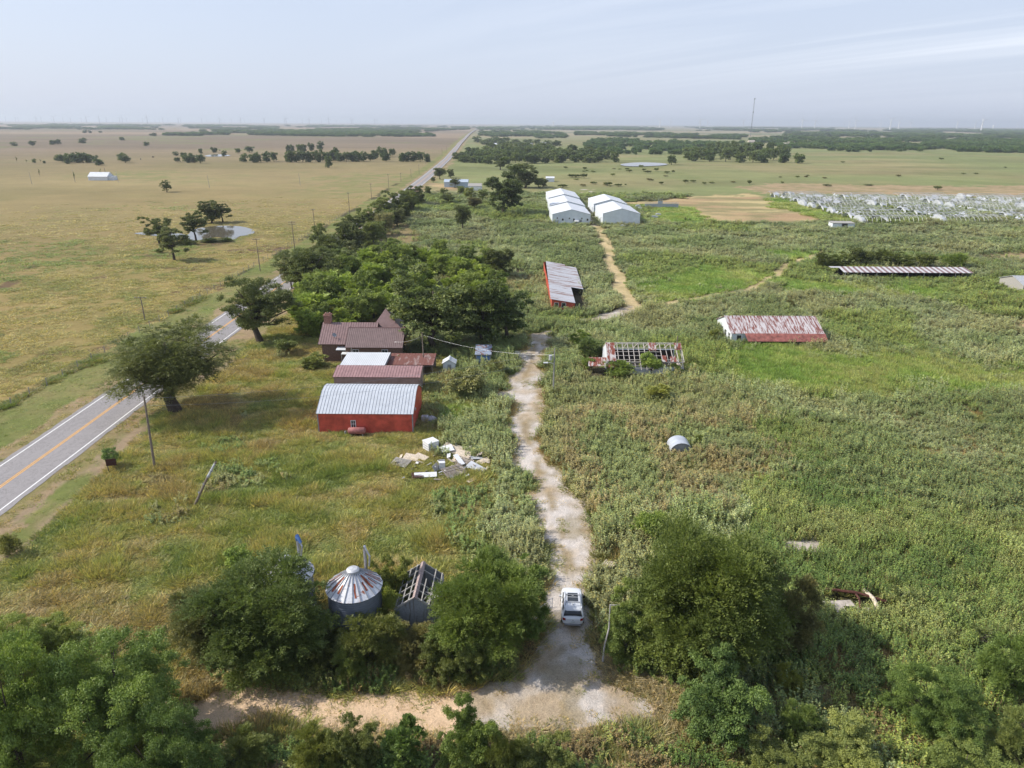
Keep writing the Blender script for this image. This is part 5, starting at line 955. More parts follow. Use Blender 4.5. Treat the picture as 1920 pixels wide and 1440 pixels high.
    for x0, x1, y0, y1, lb in [(36.6, 51.6, 288.5, 317.0, 'front white shed of the right pair, with a blank end wall'), (36.9, 51.9, 324.0, 350.0, 'rear white shed of the right pair')]:
        r = gable('metal_building', lb, 'metal building', x0, x1, y0, y1, 4.5, 6.5, 'y', white_roof, white_wall, seam_white, over=.15, step=3.0, ribh=.03, group='pair of white metal buildings', rw=.16); winp(r, 6.0, 1.5, 1.0, 2.0, 'W', 0.0, muntin=False, name='side_door')
    # small white buildings far off
    OLD[0] = False
    x, y = G(1560, 430); r = thing('white_hut', 'small flat-roofed white hut with broken front in front of the greenhouses', 'hut', (x, y, 0)); keep(x, x+9, y, y+4)
    m_ = MB(); m_.box(0, 3.6, 0, .1, -.2, 2.3); m_.box(5.9, 8.6, 0, .1, -.2, 2.3); m_.box(0, .1, .1, 4, -.2, 2.3); m_.box(8.5, 8.6, .1, 4, -.2, 2.3); m_.box(.1, 8.5, 3.9, 4, -.2, 2.3); m_.box(6.9, 7.0, -.04, -.002, 0, 2.2); m_.build('wall', white_wall, r)
    MB().slab((-.2, -.3, 2.5), (8.8, -.3, 2.4), (8.8, 4.2, 2.7), (-.2, 4.2, 2.8), .1).build('roof', grey_wood, r); MB().box(3.8, 4.3, .2, .6, 0, 1.2).box(4.8, 5.4, .3, .9, 0, 1.6).build('junk', plastic_w, r)
    x, y = G(1024, 341); r = gable('white_shelter', 'tiny white shelter at the end of the meadow behind the tall tree', 'shed', x, x+5.6, y, y+6, 2.6, 3.4, 'x', white_roof, white_wall, step=0)
    x, y = G(166, 338); r = gable('small_white_barn', 'small white barn alone in the left pasture', 'barn', x, x+13, y, y+8.5, 2.6, 5.2, 'x', white_roof, white_wall, step=1.5, over=.3); MB().box(13.02, 16.5, 1.5, 6.5, -.2, 2.6).build('annex', white_wall, r)
    gx_, gy_ = G(201, 338); m_ = MB(); m_.tube([(0, 0, 0), (-1.0, .5, 8.0)], [.25, .15], 8); o = m_.build('windmill_mast', pole_wood); o.location = (gx_-1.5, gy_+3, 0); tag(o, 'leaning dark mast behind the small white barn', 'mast')
    # farmhouse in the far grove
    x, y = G(833, 351); r = gable('farmhouse', 'pale blue farmhouse half hidden by a round tree in the far grove', 'house', x, x+15, y, y+8, 3.2, 4.6, 'x', simple('blue_grey_roof', (.45, .52, .60), .5), simple('pale_blue_wall', (.48, .58, .68), .6), step=0)
    x, y = G(878, 357); r = gable('farm_shed', 'grey-roofed shed with white side right of the blue farmhouse', 'shed', x, x+8, y, y+9, 2.6, 3.8, 'x', grey_wood, white_wall, step=0)
    for i, (px, py, w) in enumerate([(922,272,7),(986,272,8),(1015,270,6),(1345,349,0)][:3]):
        x, y = G(px, py); gable('distant_house', ['leftmost', 'middle', 'rightmost'][i]+' of three white houses among the woods beyond the sheds', 'house', x, x+w*1.6, y, y+10, 3.0, 5.0, 'x', white_roof, white_wall, step=0, group='white houses in the far woods')
    for i, (px, py) in enumerate([(1478,271),(1466,273),(1404,268)]):
        x, y = G(px, py); gable('distant_house', ['rightmost', 'middle', 'leftmost'][i]+' of three tan houses near the radio mast', 'house', x, x+14, y, y+10, 3.4, 6.0, 'x', conc, plank, step=0, group='tan houses near the mast')
# ------------------------------------------------------------------ grain bins, derelict shed, loose things
def build_bins():
    OLD[0] = True
    def bin_(name, label, x, y, R, hw, ha, rm, streaks=True, blue=False):
        keep(x-R, x+R, y-R, y+R); r = thing(name, label, 'grain bin', (x, y, 0)); n = 48; m_ = MB(); rows = int(hw/.1)
        for j in range(rows+1):
            z = hw*j/rows-.2*(j == 0); q = R+(.018 if j % 2 else -.0)
            m_.v += [(q*math.cos(2*math.pi*i/n), q*math.sin(2*math.pi*i/n), z) for i in range(n)]
        for j in range(rows):
            for i in range(n): m_.f.append((j*n+i, j*n+(i+1) % n, (j+1)*n+(i+1) % n, (j+1)*n+i)); m_.m.append(0)
        m_.build('wall', bin_wall, r)
        k = 22; Ro = R+.16; m_ = MB(); rc = .42; zc_ = hw+(ha-hw)*(1-rc/Ro)
        ring = lambda q, z: [(q*math.cos(2*math.pi*i/k), q*math.sin(2*math.pi*i/k), z) for i in range(k)]
        m_.add(ring(Ro, hw-.06)+ring(rc, zc_), [(i, (i+1) % k, k+(i+1) % k, k+i) for i in range(k)]); m_.build('roof', rm, r)
        m_ = MB()
        for i in range(k):
            a = 2*math.pi*i/k; m_.bar((Ro*math.cos(a), Ro*math.sin(a), hw-.03), (rc*math.cos(a), rc*math.sin(a), zc_+.03), .045, .07)
        m_.build('roof_rib', rib_dark, r)
        m_ = MB(); n2 = 20
        m_.add([(.5*math.cos(2*math.pi*i/n2), .5*math.sin(2*math.pi*i/n2), zc_-.02) for i in range(n2)]+[(.5*math.cos(2*math.pi*i/n2), .5*math.sin(2*math.pi*i/n2), zc_+.16) for i in range(n2)]+[(.36*math.cos(2*math.pi*i/n2), .36*math.sin(2*math.pi*i/n2), zc_+.26) for i in range(n2)]+[(0, 0, zc_+.3)],
               [(i, (i+1) % n2, n2+(i+1) % n2, n2+i) for i in range(n2)]+[(n2+i, n2+(i+1) % n2, 2*n2+(i+1) % n2, 2*n2+i) for i in range(n2)]+[(2*n2+i, 2*n2+(i+1) % n2, 3*n2) for i in range(n2)]); m_.build('cap', lt_metal, r)
        if streaks:
            rg = random.Random(8); m_ = MB()
            for i in range(k):
                if rg.random() < .72:
                    a = 2*math.pi*(i+rg.uniform(.3, .7))/k; t0 = rg.uniform(.02, .3); t1 = rg.uniform(.45, .85); wdt = rg.uniform(.05, .13)
                    def pt(t, s):
                        q = Ro+(rc-Ro)*t; z = hw-.06+(zc_-hw+.06)*t+.022; ca = math.cos(math.pi/k); q2 = q*ca/math.cos(((a % (2*math.pi/k))-math.pi/k)); aa = a+s/q; return (q2*math.cos(aa), q2*math.sin(aa), z)
                    P = [];
                    for u in range(5): P.append(pt(t0+(t1-t0)*u/4, wdt*rg.uniform(.5, 1.1)))
                    for u in range(4, -1, -1): P.append(pt(t0+(t1-t0)*u/4, -wdt*rg.uniform(.5, 1.1)))
                    o = len(m_.v); m_.v += P; 
                    for u in range(4): m_.f.append((o+u, o+u+1, o+8-u, o+9-u)); m_.m.append(0)
            m_.build('rust_streaks', streak_rust, r)
        # filling spout behind the roof
        m_ = MB(); sx_, sy_ = (.45, R+.35) if not blue else (.35, R+.35); top = ha+.35
        m_.tube([(sx_, sy_, 0), (sx_, sy_, top-.3), (sx_+.06, sy_-.2, top+.15)], [.13, .13, .11], 10); m_.tube([(sx_+.06, sy_-.2, top+.1), (sx_+.5, sy_-.55, top-.55), (sx_+.45, sy_-.8, top-1.3)], [.08, .08, .07], 8, 1); m_.build('spout', [steel, steel], r)
        if blue: MB().tube([(sx_, sy_, top-.3), (sx_+.06, sy_-.2, top+.2), (sx_+.4, sy_-.45, top-.3)], [.16, .17, .13], 10).build('spout_head', blue_paint, r)
        return r
    bin_('grain_bin', 'corrugated grain bin with rust-streaked conical roof, right one of two', -12.55, 46.9, 2.05, 4.5, 6.1, cone_roof)
    bin_('grain_bin', 'corrugated grain bin with whitish roof mostly hidden by the locust tree', -18.35, 48.6, 2.0, 4.5, 6.0, cone_roof, streaks=False, blue=True)
    # derelict shed with bare rafters
    x0, y0 = -9.45, 46.4; keep(-9.6, -6, 46.2, 51.2); r = thing('roofless_shed', 'weathered grey board shed with open rafters between the grain bin and driveway', 'shed', (x0, y0, 0), rad(-1.5)); w, d, e, h = 3.4, 4.6, 2.55, 3.75
    m_ = MB(); prof = [(0, -.3), (w, -.3), (w, e), (w/2, h), (0, e)]
    for yy in (0, d-.08): m_.add([(p, yy, z) for p, z in prof]+[(p, yy+.08, z) for p, z in prof], [(0,1,2,3,4),(9,8,7,6,5),(0,5,6,1),(1,6,7,2),(2,7,8,3),(3,8,9,4),(4,9,5,0)])
    m_.box(0.0, .08, .081, d-.081, -.3, e); m_.box(w-.08, w, .081, d-.081, -.3, e); m_.build('wall', shed_board, r); MB().box(.1, w-.1, .1, d-.1, -.1, .05).build('floor', shade_in, r)  # floor colour holds the shade inside the shed
    for i in range(6):
        y = .03+i*(d-.06)/5
        for s in (0, 1):
            if s == 1 and i == 3: continue
            MB().bar((w if s else 0, y, e+.05), (w/2, y, h+.05), .08, .1).build('rafter', grey_wood, r)
    for s in (0, 1):
        for t in (.08, .38, .70):
            x = w/2*t if s == 0 else w-w/2*t; z = e+(h-e)*t+.12; MB().bar((x, -.1, z), (x, d+.1 if not (s and t > .5) else d*.6, z), .09, .03).build('batten', grey_wood, r)
    m_ = MB(); m_.slab((w/2-.2, -.15, h-.02), (w/2-.2, d+.1, h-.02), (w/2, d+.1, h+.16), (w/2, -.15, h+.16), -.03); m_.slab((w/2, -.15, h+.16), (w/2, d+.1, h+.16), (w/2+.2, d+.1, h-.02), (w/2+.2, -.15, h-.02), -.03); m_.build('ridge_cap', simple('pinkish_board', (.40, .31, .29), .85, 0, .2, 6), r)
    rg = random.Random(4)
    for i in range(9): MB().bar((w*rg.uniform(.55, .9), rg.uniform(.6, 2.8), rg.uniform(1.7, 2.4)), (w*rg.uniform(.5, .95), rg.uniform(1.4, 3.9), rg.uniform(2.0, 2.9)), .12, .03).build('fallen_board', grey_wood, r)
    m_ = MB(); m_.bar((0, -.05, e+.02), (w/2, -.05, h+.03), .06, .12); m_.bar((w, -.05, e+.02), (w/2, -.05, h+.03), .06, .12); m_.build('barge_board', grey_wood, r)
    # pipe gate, standing open
    OLD[0] = False
    a, b_ = G(993, 1178), G(1028, 1150); L_ = math.hypot(b_[0]-a[0], b_[1]-a[1]); r = thing('pipe_gate', 'open grey pipe farm gate in the shade left of the white car', 'gate', (a[0], a[1], 0), math.atan2(b_[1]-a[1], b_[0]-a[0])); L_ = max(L_, 3.0)
    m_ = MB(); [m_.tube([(0, 0, z), (L_, 0, z)], .025, 6) for z in (.25, .5, .75, 1.0, 1.25)]; m_.build('rails', lt_metal, r)
    m_ = MB(); [m_.tube([(x, 0, .2), (x, 0, 1.3)], .028, 6) for x in (0, L_/2, L_)]; m_.build('stile', lt_metal, r); MB().tube([(-.12, 0, -.2), (-.12, 0, 1.6)], .08, 8).build('gate_post', pole_wood, r)
    # pallet, bent post, white pipe
    x, y = G(1142, 1062); r = thing('pallet', 'broken wooden pallet at the driveway edge above the juniper', 'pallet', (x, y, .12), rad(60)); keep(x-.8, x+.8, y-.8, y+.8, 0)
    for i in range(6): MB().box(-.6, .6, -.5+i*.19, -.37+i*.19, .1, .125).build('slat', plank, r)
    for i in (-.5, 0, .45): MB().box(i-.04, i+.04, -.5, .6, 0, .1).build('runner', old_wood, r)
    x, y = G(1130, 1240); r = thing('bent_post', 'tall thin bent pale post with short crossarm beside the juniper', 'post', (x, y, 0)); h = HT(1130, 1240, 1134) if True else 5
    h = 5.2
    for hh in np.arange(3, 9, .05):
        if PR(x+.15, y, hh)[1] < 1134: h = float(hh); break
    m_ = MB(); m_.tube([(0, 0, -.2), (.05, 0, h*.25), (.32, 0, h*.6), (.30, 0, h)], [.09, .07, .06, .05], 8); m_.build('pole', simple('pale_pole', (.48, .46, .44), .8), r); MB().bar((.25, 0, h-.05), (1.0, 0, h-.02), .06).build('crossarm', grey_wood, r)
    x, y = G(499, 1250); m_ = MB(); m_.bar((0, 0, 0), (-.35, .1, 1.7), .06); m_.bar((-.38, .05, 1.75), (-.42, -.3, .5), .09, .03); o = m_.build('white_stake', plastic_w); o.location = (x, y, 0); tag(o, 'thin white leaning stake with a strip hanging under the locust tree', 'stake')
    # leaning log post and power poles
    def pole(name, label, x, y, h, lean=(0, 0), arm=0.0, r_=.15, arms=1, mat=None, group=None, rz=0, cat='utility pole'):
        r = thing(name, label, cat, (x, y, Hs(x, y)), rz, group); MB().tube([(0, 0, -.5), (lean[0]*.5, lean[1]*.5, h*.5), (lean[0], lean[1], h)], [r_, r_*.85, r_*.65], 8).build('shaft', mat or pole_wood, r)
        for k in range(arms if arm else 0):
            z = h-.25-.6*k; MB().bar((lean[0]-arm/2, lean[1]-.1, z), (lean[0]+arm/2, lean[1]-.1, z), .10, .12).build('crossarm', mat or pole_wood, r)
            for s in (-.45, -.15, .2, .45): MB().tube([(lean[0]+s*arm, lean[1]-.1, z+.06), (lean[0]+s*arm, lean[1]-.1, z+.22)], .05, 6).build('insulator', white_trim, r)
        return r
    x, y = G(290, 877); h = 9.0
    pole('utility_pole', 'tall bare grey pole in the yard beside the highway at left', x, y, HT(290, 877, 738)*.97, (0.3, 0), r_=.16)
    x, y = G(361, 948); X2, Y2 = G(405, 866); r = thing('leaning_pole', 'short wooden pole leaning steeply to the right, white at its top, in the left yard', 'pole', (x, y, 0))
    # find top: leaning to the right
    best = None
    for hh in np.arange(2, 8, .1):
        q = [(abs(PR(x+dx, y, hh)[0]-405)+abs(PR(x+dx, y, hh)[1]-866), dx, hh) for dx in np.arange(0, 5, .1)]; mn = min(q); best = mn if best is None or mn < best else best
    _, dx, hh = best; MB().tube([(0, 0, -.4), (dx*.66, 0, hh*.66)], [.15, .13], 8).build('shaft', pole_wood, r); MB().tube([(dx*.66, 0, hh*.66), (dx*.97, 0, hh*.97)], [.135, .12], 8).build('white_section', plastic_w, r); MB().tube([(dx*.97, 0, hh*.97), (dx, 0, hh)], [.12, .12], 8).build('tip', pole_wood, r)
    for t in (.3, .5, .68, .8): MB().tube([(dx*t, 0, hh*t-.03), (dx*(t+.012), 0, hh*(t+.012)-.02)], [.17, .17], 8).build('band', rib_dark, r)
    x, y = G(1037, 742); hd = HT(1037, 742, 655)*1.02; r = pole('utility_pole', 'driveway utility pole carrying a transformer can and a white street lamp', x, y, hd, (.05, 0), r_=.13, mat=simple('grey_pole', (.30, .29, .28), .85))
    MB().tube([(-.55, -.12, hd-1.75), (-.55, -.12, hd-1.0)], [.24, .24], 12).build('transformer', lt_metal, r); MB().bar((-.35, -.1, hd-1.3), (0, 0, hd-1.3), .06).build('bracket', steel, r); MB().tube([(0, 0, hd-2.4), (-.6, 0, hd-2.2), (-.95, 0, hd-2.22)], .035, 6).build('lamp_arm', lt_metal, r); MB().box(-1.55, -.9, -.14, .14, hd-2.3, hd-2.16).build('lamp_head', appliance, r)
    x, y = G(1265, 692); pole('utility_pole', 'thin bare pole in front of the right end of the ruined barn', x, y, HT(1265, 692, 630), (0, 0), r_=.11)
    x, y = G(795, 692); pole('utility_pole', 'thin dark pole rising through the rusty lean-to roof', x, y, HT(795, 692, 623), (-.1, 0), r_=.11)
    for i, (px, by, ty, arm) in enumerate([(272,600,556,2.4),(488,508,447,2.0),(553,470,415,2.2),(590,425,392,1.6),(656,404,361,1.0),(697,375,344,1.8),(729,352,326,.8),(752,341,324,1.6),(771,332,317,.8),(786,326,308,1.0),(798,306,295,1.2),(829,291,277,1.0),(838,283,272,1.0)]):
        x, y = G(px, by); pole('utility_pole', ordw(i+1)+' crossarm power pole along the left side of the highway, counted from the near end', x, y, HT(px, by, ty), (-.12, 0), arm, .13, 2 if i == 2 else 1, group='power poles along the highway')
    for i, (px, by, ty) in enumerate([(141,341,318),(222,342,320),(393,352,329),(563,347,325),(60,345,322)]):
        x, y = G(px, by); MT_ = MB(); MT_.tube([(0, 0, -.3), (-.4, 0, HT(px, by, ty))], [.14, .09], 6); o = MT_.build('pasture_pole', grey_wood); o.location = (x, y, 0); tag(o, ordw(i+1)+' thin bare pole of the line crossing the left pasture', 'pole', 'thin poles crossing the pasture')
    # wires
    def wire(label, a, b_, sag, n=16, rr_=.010):
        a, b_ = Vector(a), Vector(b_); pts = [a.lerp(b_, t/n)-Vector((0, 0, sag*4*(t/n)*(1-t/n))) for t in range(n+1)]; o = MB().tube(pts, rr_, 4).build('overhead_wire', steel); tag(o, label, 'wire')
    p0 = G(290, 877); p1 = G(1037, 742); wire('upper wire sagging from the yard pole toward the driveway pole', (p0[0]+.3, p0[1], 8.8), (p1[0], p1[1], hd-.4), 1.2); wire('lower wire sagging from the yard pole toward the driveway pole', (p0[0]+.3, p0[1], 7.9), (p1[0], p1[1], hd-1.5), 1.6)
    ph = G(795, 692); wire('wire from the house pole to the brown house', (ph[0], ph[1], 5.8), (-20.5, 115.5, 3.6), .5); wire('wire from the house pole to the driveway pole', (ph[0], ph[1], 5.9), (p1[0], p1[1], hd-1.0), .9)
    # brown sign
    x, y = G(212, 886); r = thing('brown_sign', 'dark brown board sign on a post facing the highway', 'sign', (x, y, 0), rad(12)); MB().box(-.55, .55, -.03, .03, .9, 1.75).build('board', sign_brown, r); MB().bar((-.45, .06, -.2), (-.45, .06, 1.6), .08).build('post', pole_wood, r)
    # pasture fence: one fence, posts as parts
    r = thing('pasture_fence', 'wire fence with thin wooden posts along the far side of the highway', 'fence', (-73, 60, 0)); ys = list(np.arange(44, 330, 4.2))[:70]
    for y in ys: xx = float(roadx(y))-14.6; MB().bar((xx+73, y-60, -.3), (xx+73+.02, y-60, 1.25), .09).build('post', grey_wood, r)
    m_ = MB()
    for z in (.4, .75, 1.1): m_.tube([(float(roadx(y))-14.6+73, y-60, z) for y in np.arange(44, 331, 14)], .008, 3)
    m_.build('wires', steel, r)
    # red tank, grey drum and boulder near the barn
    OLD[0] = True; x, y = FX(-20.5, 85.6); OLD[0] = False; r = thing('propane_tank', 'dull red horizontal tank lying against the front of the red barn', 'tank', (x, y, 0)); keep(x-1.2, x+1.4, y-.6, y+.6, 0)
    P = [(-1.15, 0, .62), (-1.08, 0, .62), (-.9, 0, .62), (1.0, 0, .62), (1.15, 0, .62), (1.22, 0, .62)]; MB().tube(P, [.12, .33, .46, .46, .34, .12], 16).build('tank_body', tank_red, r, True); [MB().box(q-.06, q+.06, -.35, .35, -.1, .3).build('leg', steel, r) for q in (-.7, .8)]
    MB().tube([(-1.5, .1, 0), (-1.5, .1, .5)], .12, 8).build('valve_box', rib_dark, r)
    x, y = G(797, 790); MB_ = MB(); r = thing('air_conditioner', 'grey box-shaped unit beside the right wall of the red barn', 'air conditioner', (x, y, 0)); MB_.box(-.45, .45, -.4, .4, 0, .8); MB_.build('cabinet', lt_metal, r); MB().tube([(0, 0, .8), (0, 0, .84)], [.32, .32], 16).build('fan_grille', rib_dark, r); keep(x-.6, x+.6, y-.6, y+.6, 0)
    x, y = G(809, 788); rg = np.random.default_rng(3); m_ = MB(); n = 12
    for j in range(5):
        for i in range(n):
            a = 2*math.pi*i/n; q = .8*math.cos(j/4*math.pi/2)*rg.uniform(.85, 1.15)+.02; m_.v.append((q*math.cos(a), q*.8*math.sin(a), .65*math.sin(j/4*math.pi/2)*rg.uniform(.9, 1.1)))
    for j in range(4):
        for i in range(n): m_.f.append((j*n+i, j*n+(i+1) % n, (j+1)*n+(i+1) % n, (j+1)*n+i)); m_.m.append(0)
    o = m_.build('boulder', simple('rock', (.42, .40, .42), .9, 0, .2, 4)); o.location = (x, y, 0); tag(o, 'rounded grey boulder in the shade right of the red barn', 'rock'); keep(x-.7, x+.7, y-.6, y+.6, 0)
    # dump of appliances, boards and pallets
    def at(px, py): return G(px, py)
    x, y = at(808, 841); r = thing('chest_freezer', 'white boxy chest freezer standing alone at the back of the dump', 'freezer', (x, y, 0), rad(38)); keep(x-1.3, x+1.3, y-1.0, y+1.4, 0)
    MB().box(-.75, .75, -.7, .7, 0, 1.0).build('body', appliance, r); MB().box(-.79, .79, -.74, .74, 1.0, 1.14).build('lid', appliance, r); MB().box(-.76, -.752, -.6, .6, .3, .36).box(-.76, -.752, -.6, .6, .6, .66).build('trim', rib_dark, r)
    x, y = at(829, 880); r = thing('washing_machine', 'white upright washing machine in the middle of the dump', 'washing machine', (x, y, 0), rad(8)); MB().box(-.36, .36, -.36, .36, 0, 1.0).build('cabinet', appliance, r); MB().box(-.35, .35, .2, .36, 1.0, 1.12).build('control_panel', rib_dark, r); MB().box(-.3, .3, -.33, .17, 1.001, 1.02).build('lid', appliance, r)
    rg = random.Random(12)
    def palletlike(label, px, py, w, d, rz, mat, tilt=0.0, slats=7, cat='pallet', name='wooden_frame'):
        x, y = at(px, py); r = thing(name, label, cat, (x, y, .3), rad(rz)); r.rotation_euler = (rad(tilt), 0, rad(rz))
        for i in range(slats): MB().box(-w/2, w/2, -d/2+i*d/slats, -d/2+i*d/slats+d/slats*.55, .1+rg.uniform(0, .04), .135+rg.uniform(0, .03)).build('slat', mat, r)
        for q in (-w/2+.06, 0, w/2-.06): MB().box(q-.05, q+.05, -d/2, d/2, 0, .1).build('runner', old_wood, r)
        keep(x-w/2, x+w/2, y-d/2, y+d/2, .1)
    palletlike('grey slatted pallet at the left end of the dump', 752, 872, 2.2, 1.5, -25, grey_wood, 12)
    palletlike('weathered crate frame tipped open in the right of the dump', 852, 888, 2.6, 1.9, 35, old_wood, 14, 9)
    palletlike('dark broken pallet leaning beside the crate frame', 868, 872, 2.0, 1.7, -30, old_wood, 22, 8)
    palletlike('rusty slatted grate at the front left of the dump', 783, 896, 1.3, 1.1, 15, rust_pipe, 10, 6)
    def sheet(label, px, py, w, d, rz, mat, tilt=(4, 6), z=.35, name='board', cat='board'):
        x, y = at(px, py); m_ = MB(); m_.box(-w/2, w/2, -d/2, d/2, -.03, .03); o = m_.build(name, mat); o.location = (x, y, z); o.rotation_euler = (rad(tilt[0]), rad(tilt[1]), rad(rz)); tag(o, label, cat); keep(x-w/2, x+w/2, y-d/2, y+d/2, -.1)
    sheet('large tan plywood sheet behind the washing machine', 850, 846, 2.9, 2.0, -20, plank); sheet('second tan plywood sheet lower right of the large one', 866, 860, 1.9, 2.6, -12, plank, (8, 2), .3)
    sheet('white panel lying on the tan plywood', 838, 848, 1.6, 1.4, 20, appliance, (8, -6), .5); sheet('pale board at the upper left of the dump', 772, 862, 1.9, 1.2, -15, plank, (10, 4)); sheet('long pale board right of the upper left board', 790, 861, 1.7, 1.0, -30, plank, (5, 6))
    sheet('white door lying across the crate frame', 861, 872, .6, 2.0, 32, appliance, (14, 0), .75, 'door_panel', 'door'); sheet('long white enamel panel at the front of the dump', 798, 896, 2.6, .75, 6, appliance, (20, 0), .4, 'enamel_panel', 'panel'); sheet('curled white sheet at the right end of the dump', 893, 882, 2.3, 1.0, -35, plastic_w, (18, 10), .4, 'plastic_sheet', 'sheet')
    sheet('white scrap at the far right of the dump', 893, 862, 1.5, 1.1, 20, plastic_w, (-6, 8), .3, 'plastic_sheet', 'sheet'); sheet('broken pale board half buried right of the dump', 905, 868, 1.7, .8, 35, plank, (10, -8), .25); sheet('grey board standing near the washing machine', 818, 884, 1.2, .9, 70, grey_wood, (60, 0), .5); sheet('pale splintered board below the dump', 884, 905, 1.2, .5, 50, plank, (3, 3), .3)
    rs = random.Random(22)
    for i in range(44):
        px, py = rs.gauss(838, 42), rs.gauss(874, 14); x, y = at(px, py); mt, mn = rs.choice([(appliance, 'white metal'), (plank, 'tan wooden'), (plank, 'tan wooden'), (grey_wood, 'grey wooden'), (plastic_w, 'white plastic'), (old_wood, 'dark wooden')]); w_, d_ = rs.uniform(.25, 1.1), rs.uniform(.06, .5); m_ = MB()
        m_.add([(-w_/2, -d_/2, 0), (w_/2*rs.uniform(.6, 1), -d_/2*rs.uniform(.5, 1), .06), (w_/2, d_/2, rs.uniform(0, .2)), (-w_/2*rs.uniform(.6, 1), d_/2, .05), (-w_/2, -d_/2, .03), (w_/2*.8, -d_/2*.8, .09), (w_/2, d_/2, .2), (-w_/2*.8, d_/2, .08)], [(3,2,1,0),(4,5,6,7),(0,1,5,4),(1,2,6,5),(2,3,7,6),(3,0,4,7)])
        o = m_.build('scrap', mt); o.location = (x, y, rs.uniform(.15, .55)); o.rotation_euler = (rs.uniform(-.5, .5), rs.uniform(-.6, .6), rs.uniform(0, 6.28)); tag(o, ('long ' if w_ > 2.6*d_ and w_ > .6 else 'large ' if w_ > .75 else 'medium ' if w_ > .5 else 'small ')+mn+' scrap in the '+('back' if py < 868 else 'middle' if py < 880 else 'front')+' '+('left' if px < 815 else 'centre' if px < 860 else 'right')+' of the dump', 'scrap', 'small scraps of the dump')
    # half-round tank in the field
    x, y = G(1257, 851); keep(x-.3, x+3.2, y-.3, y+4, 0); r = thing('half_round_shelter', 'grey half-round metal shelter in the weeds right of the driveway', 'shelter', (x, y, 0)); m_ = MB(); n = 16; w, d = 2.7, 2.4
    A = [(w/2-w/2*math.cos(math.pi*i/n), 0, .35+1.1*math.sin(math.pi*i/n)) for i in range(n+1)]; m_.add(A+[(a, d, c) for a, _, c in A], [(i, i+1, n+2+i, n+1+i) for i in range(n)]); m_.build('shell', simple('shelter_grey', (.52, .55, .60), .35, .2, .08, 1.2), r, True); m_ = MB(); m_.add([(a, .15, c*.98) for a, _, c in A]+[(w, .15, 0), (0, .15, 0)], [tuple(range(n+3))]); m_.build('end_wall', rib_dark, r)
    # slabs and rubble in the lower right
    for lb, px, py, w, d, rz in (('long pale concrete slab showing through the weeds above the rubble', 1500, 1024, 4.6, 2.6, -2), ('broken concrete block right of the long slab', 1566, 1050, 1.5, .8, -20), ('pale flat slab at the left of the rubble pit', 1575, 1140, 2.6, 1.5, 5), ('pale flat slab in the middle of the rubble pit', 1620, 1150, 3.0, 1.2, -4)):
        x, y = G(px, py); m_ = MB().box(-w/2, w/2, -d/2, d/2, -.2, .2); o = m_.build('concrete_slab', conc); o.location = (x, y, 0); o.rotation_euler = (0, 0, rad(rz)); tag(o, lb, 'slab'); keep(x-w/2, x+w/2, y-d/2-.3, y+d/2, -.25)
    for i, (p, q, r_, lb, mt) in enumerate([((1545, 1112), (1660, 1135), .13, 'rust-brown pipe lying along the back of the rubble pit', rust_pipe), ((1600, 1118), (1612, 1150), .09, 'short rusty pipe across the rubble pit', rust_pipe), ((1618, 1114), (1648, 1155), .17, 'curved pale timber on the right side of the rubble pit', plank), ((1530, 1125), (1520, 1145), .10, 'rusty bent pipe at the left edge of the rubble pit', rust_pipe)]):
        a, b_ = G(*p), G(*q); o = MB().tube([(a[0], a[1], .45), ((a[0]+b_[0])/2+.15, (a[1]+b_[1])/2+.1, .6), (b_[0], b_[1], .4)], r_, 8).build('old_pipe' if mt is rust_pipe else 'timber', mt); tag(o, lb, 'pipe' if mt is rust_pipe else 'timber')
    xs = G(1600, 1135); keep(xs[0]-3.0, xs[0]+2.8, xs[1]-.6, xs[1]+1.5, 0)
    # scattered white things by the white sheds
    for i, (px, py, w, d, h) in enumerate([(1222,410,2.6,1.6,1.0),(1230,405,2.2,1.6,.9),(1234,413,3.0,.8,.3),(1192,390,2.5,1.5,1.2),(1196,393,2.0,1.5,.9),(1163,427,2.2,1.2,.9)]):
        x, y = G(px, py); o = MB().box(0, w, 0, d, -.1, h).box(w*.2, w*.7, d*.2, d*.8, h, h*1.25).build('white_crate', plastic_w if i < 5 else lt_metal); o.location = (x, y, 0); tag(o, ['white bin left below the row of panels', 'white bin right below the row of panels', 'low white slab below the bins', 'white tank at the left end of the panel row', 'second white tank at the left end of the panel row', 'grey trough in front of the blank white shed'][i], 'bin')
    for i, px in enumerate(range(1209, 1266, 6)):
        x, y = G(px, 390); h = 2.6 if px != 1233 else 4.2; m_ = MB(); [m_.bar((q, 0, 0), (q, 0, h), .1) for q in (0, 1.1, 2.2)]; [m_.bar((0, 0, z), (2.2, 0, z), .1) for z in (.3, h*.5, h)]; m_.box(.05, 2.15, .04, .06, .3, h*.8); o = m_.build('panel_rack', plastic_w); o.location = (x, y, 0); tag(o, ordw(i+1)+' pale rack of the row beside the white sheds, left to right', 'rack', 'row of pale racks')
    # small cattle far out in the pasture
    for i, (px, py) in enumerate([(287,296),(264,300),(412,283)]):
        x, y = G(px, py); m_ = MB(); m_.tube([(-1.0, 0, 1.05), (-.8, 0, 1.1), (0, 0, 1.05), (.7, 0, 1.15), (.95, 0, 1.2)], [.25, .42, .48, .42, .2], 8); m_.tube([(.8, 0, 1.25), (1.3, 0, 1.35), (1.65, 0, 1.15)], [.2, .18, .1], 6); [m_.tube([(a, c, 1.0), (a+.03, c, .5), (a, c, 0)], [.13, .08, .07], 5) for a in (-.75, .65) for c in (-.22, .22)]; m_.tube([(-1.0, 0, 1.3), (-1.15, 0, .7)], [.04, .03], 4)
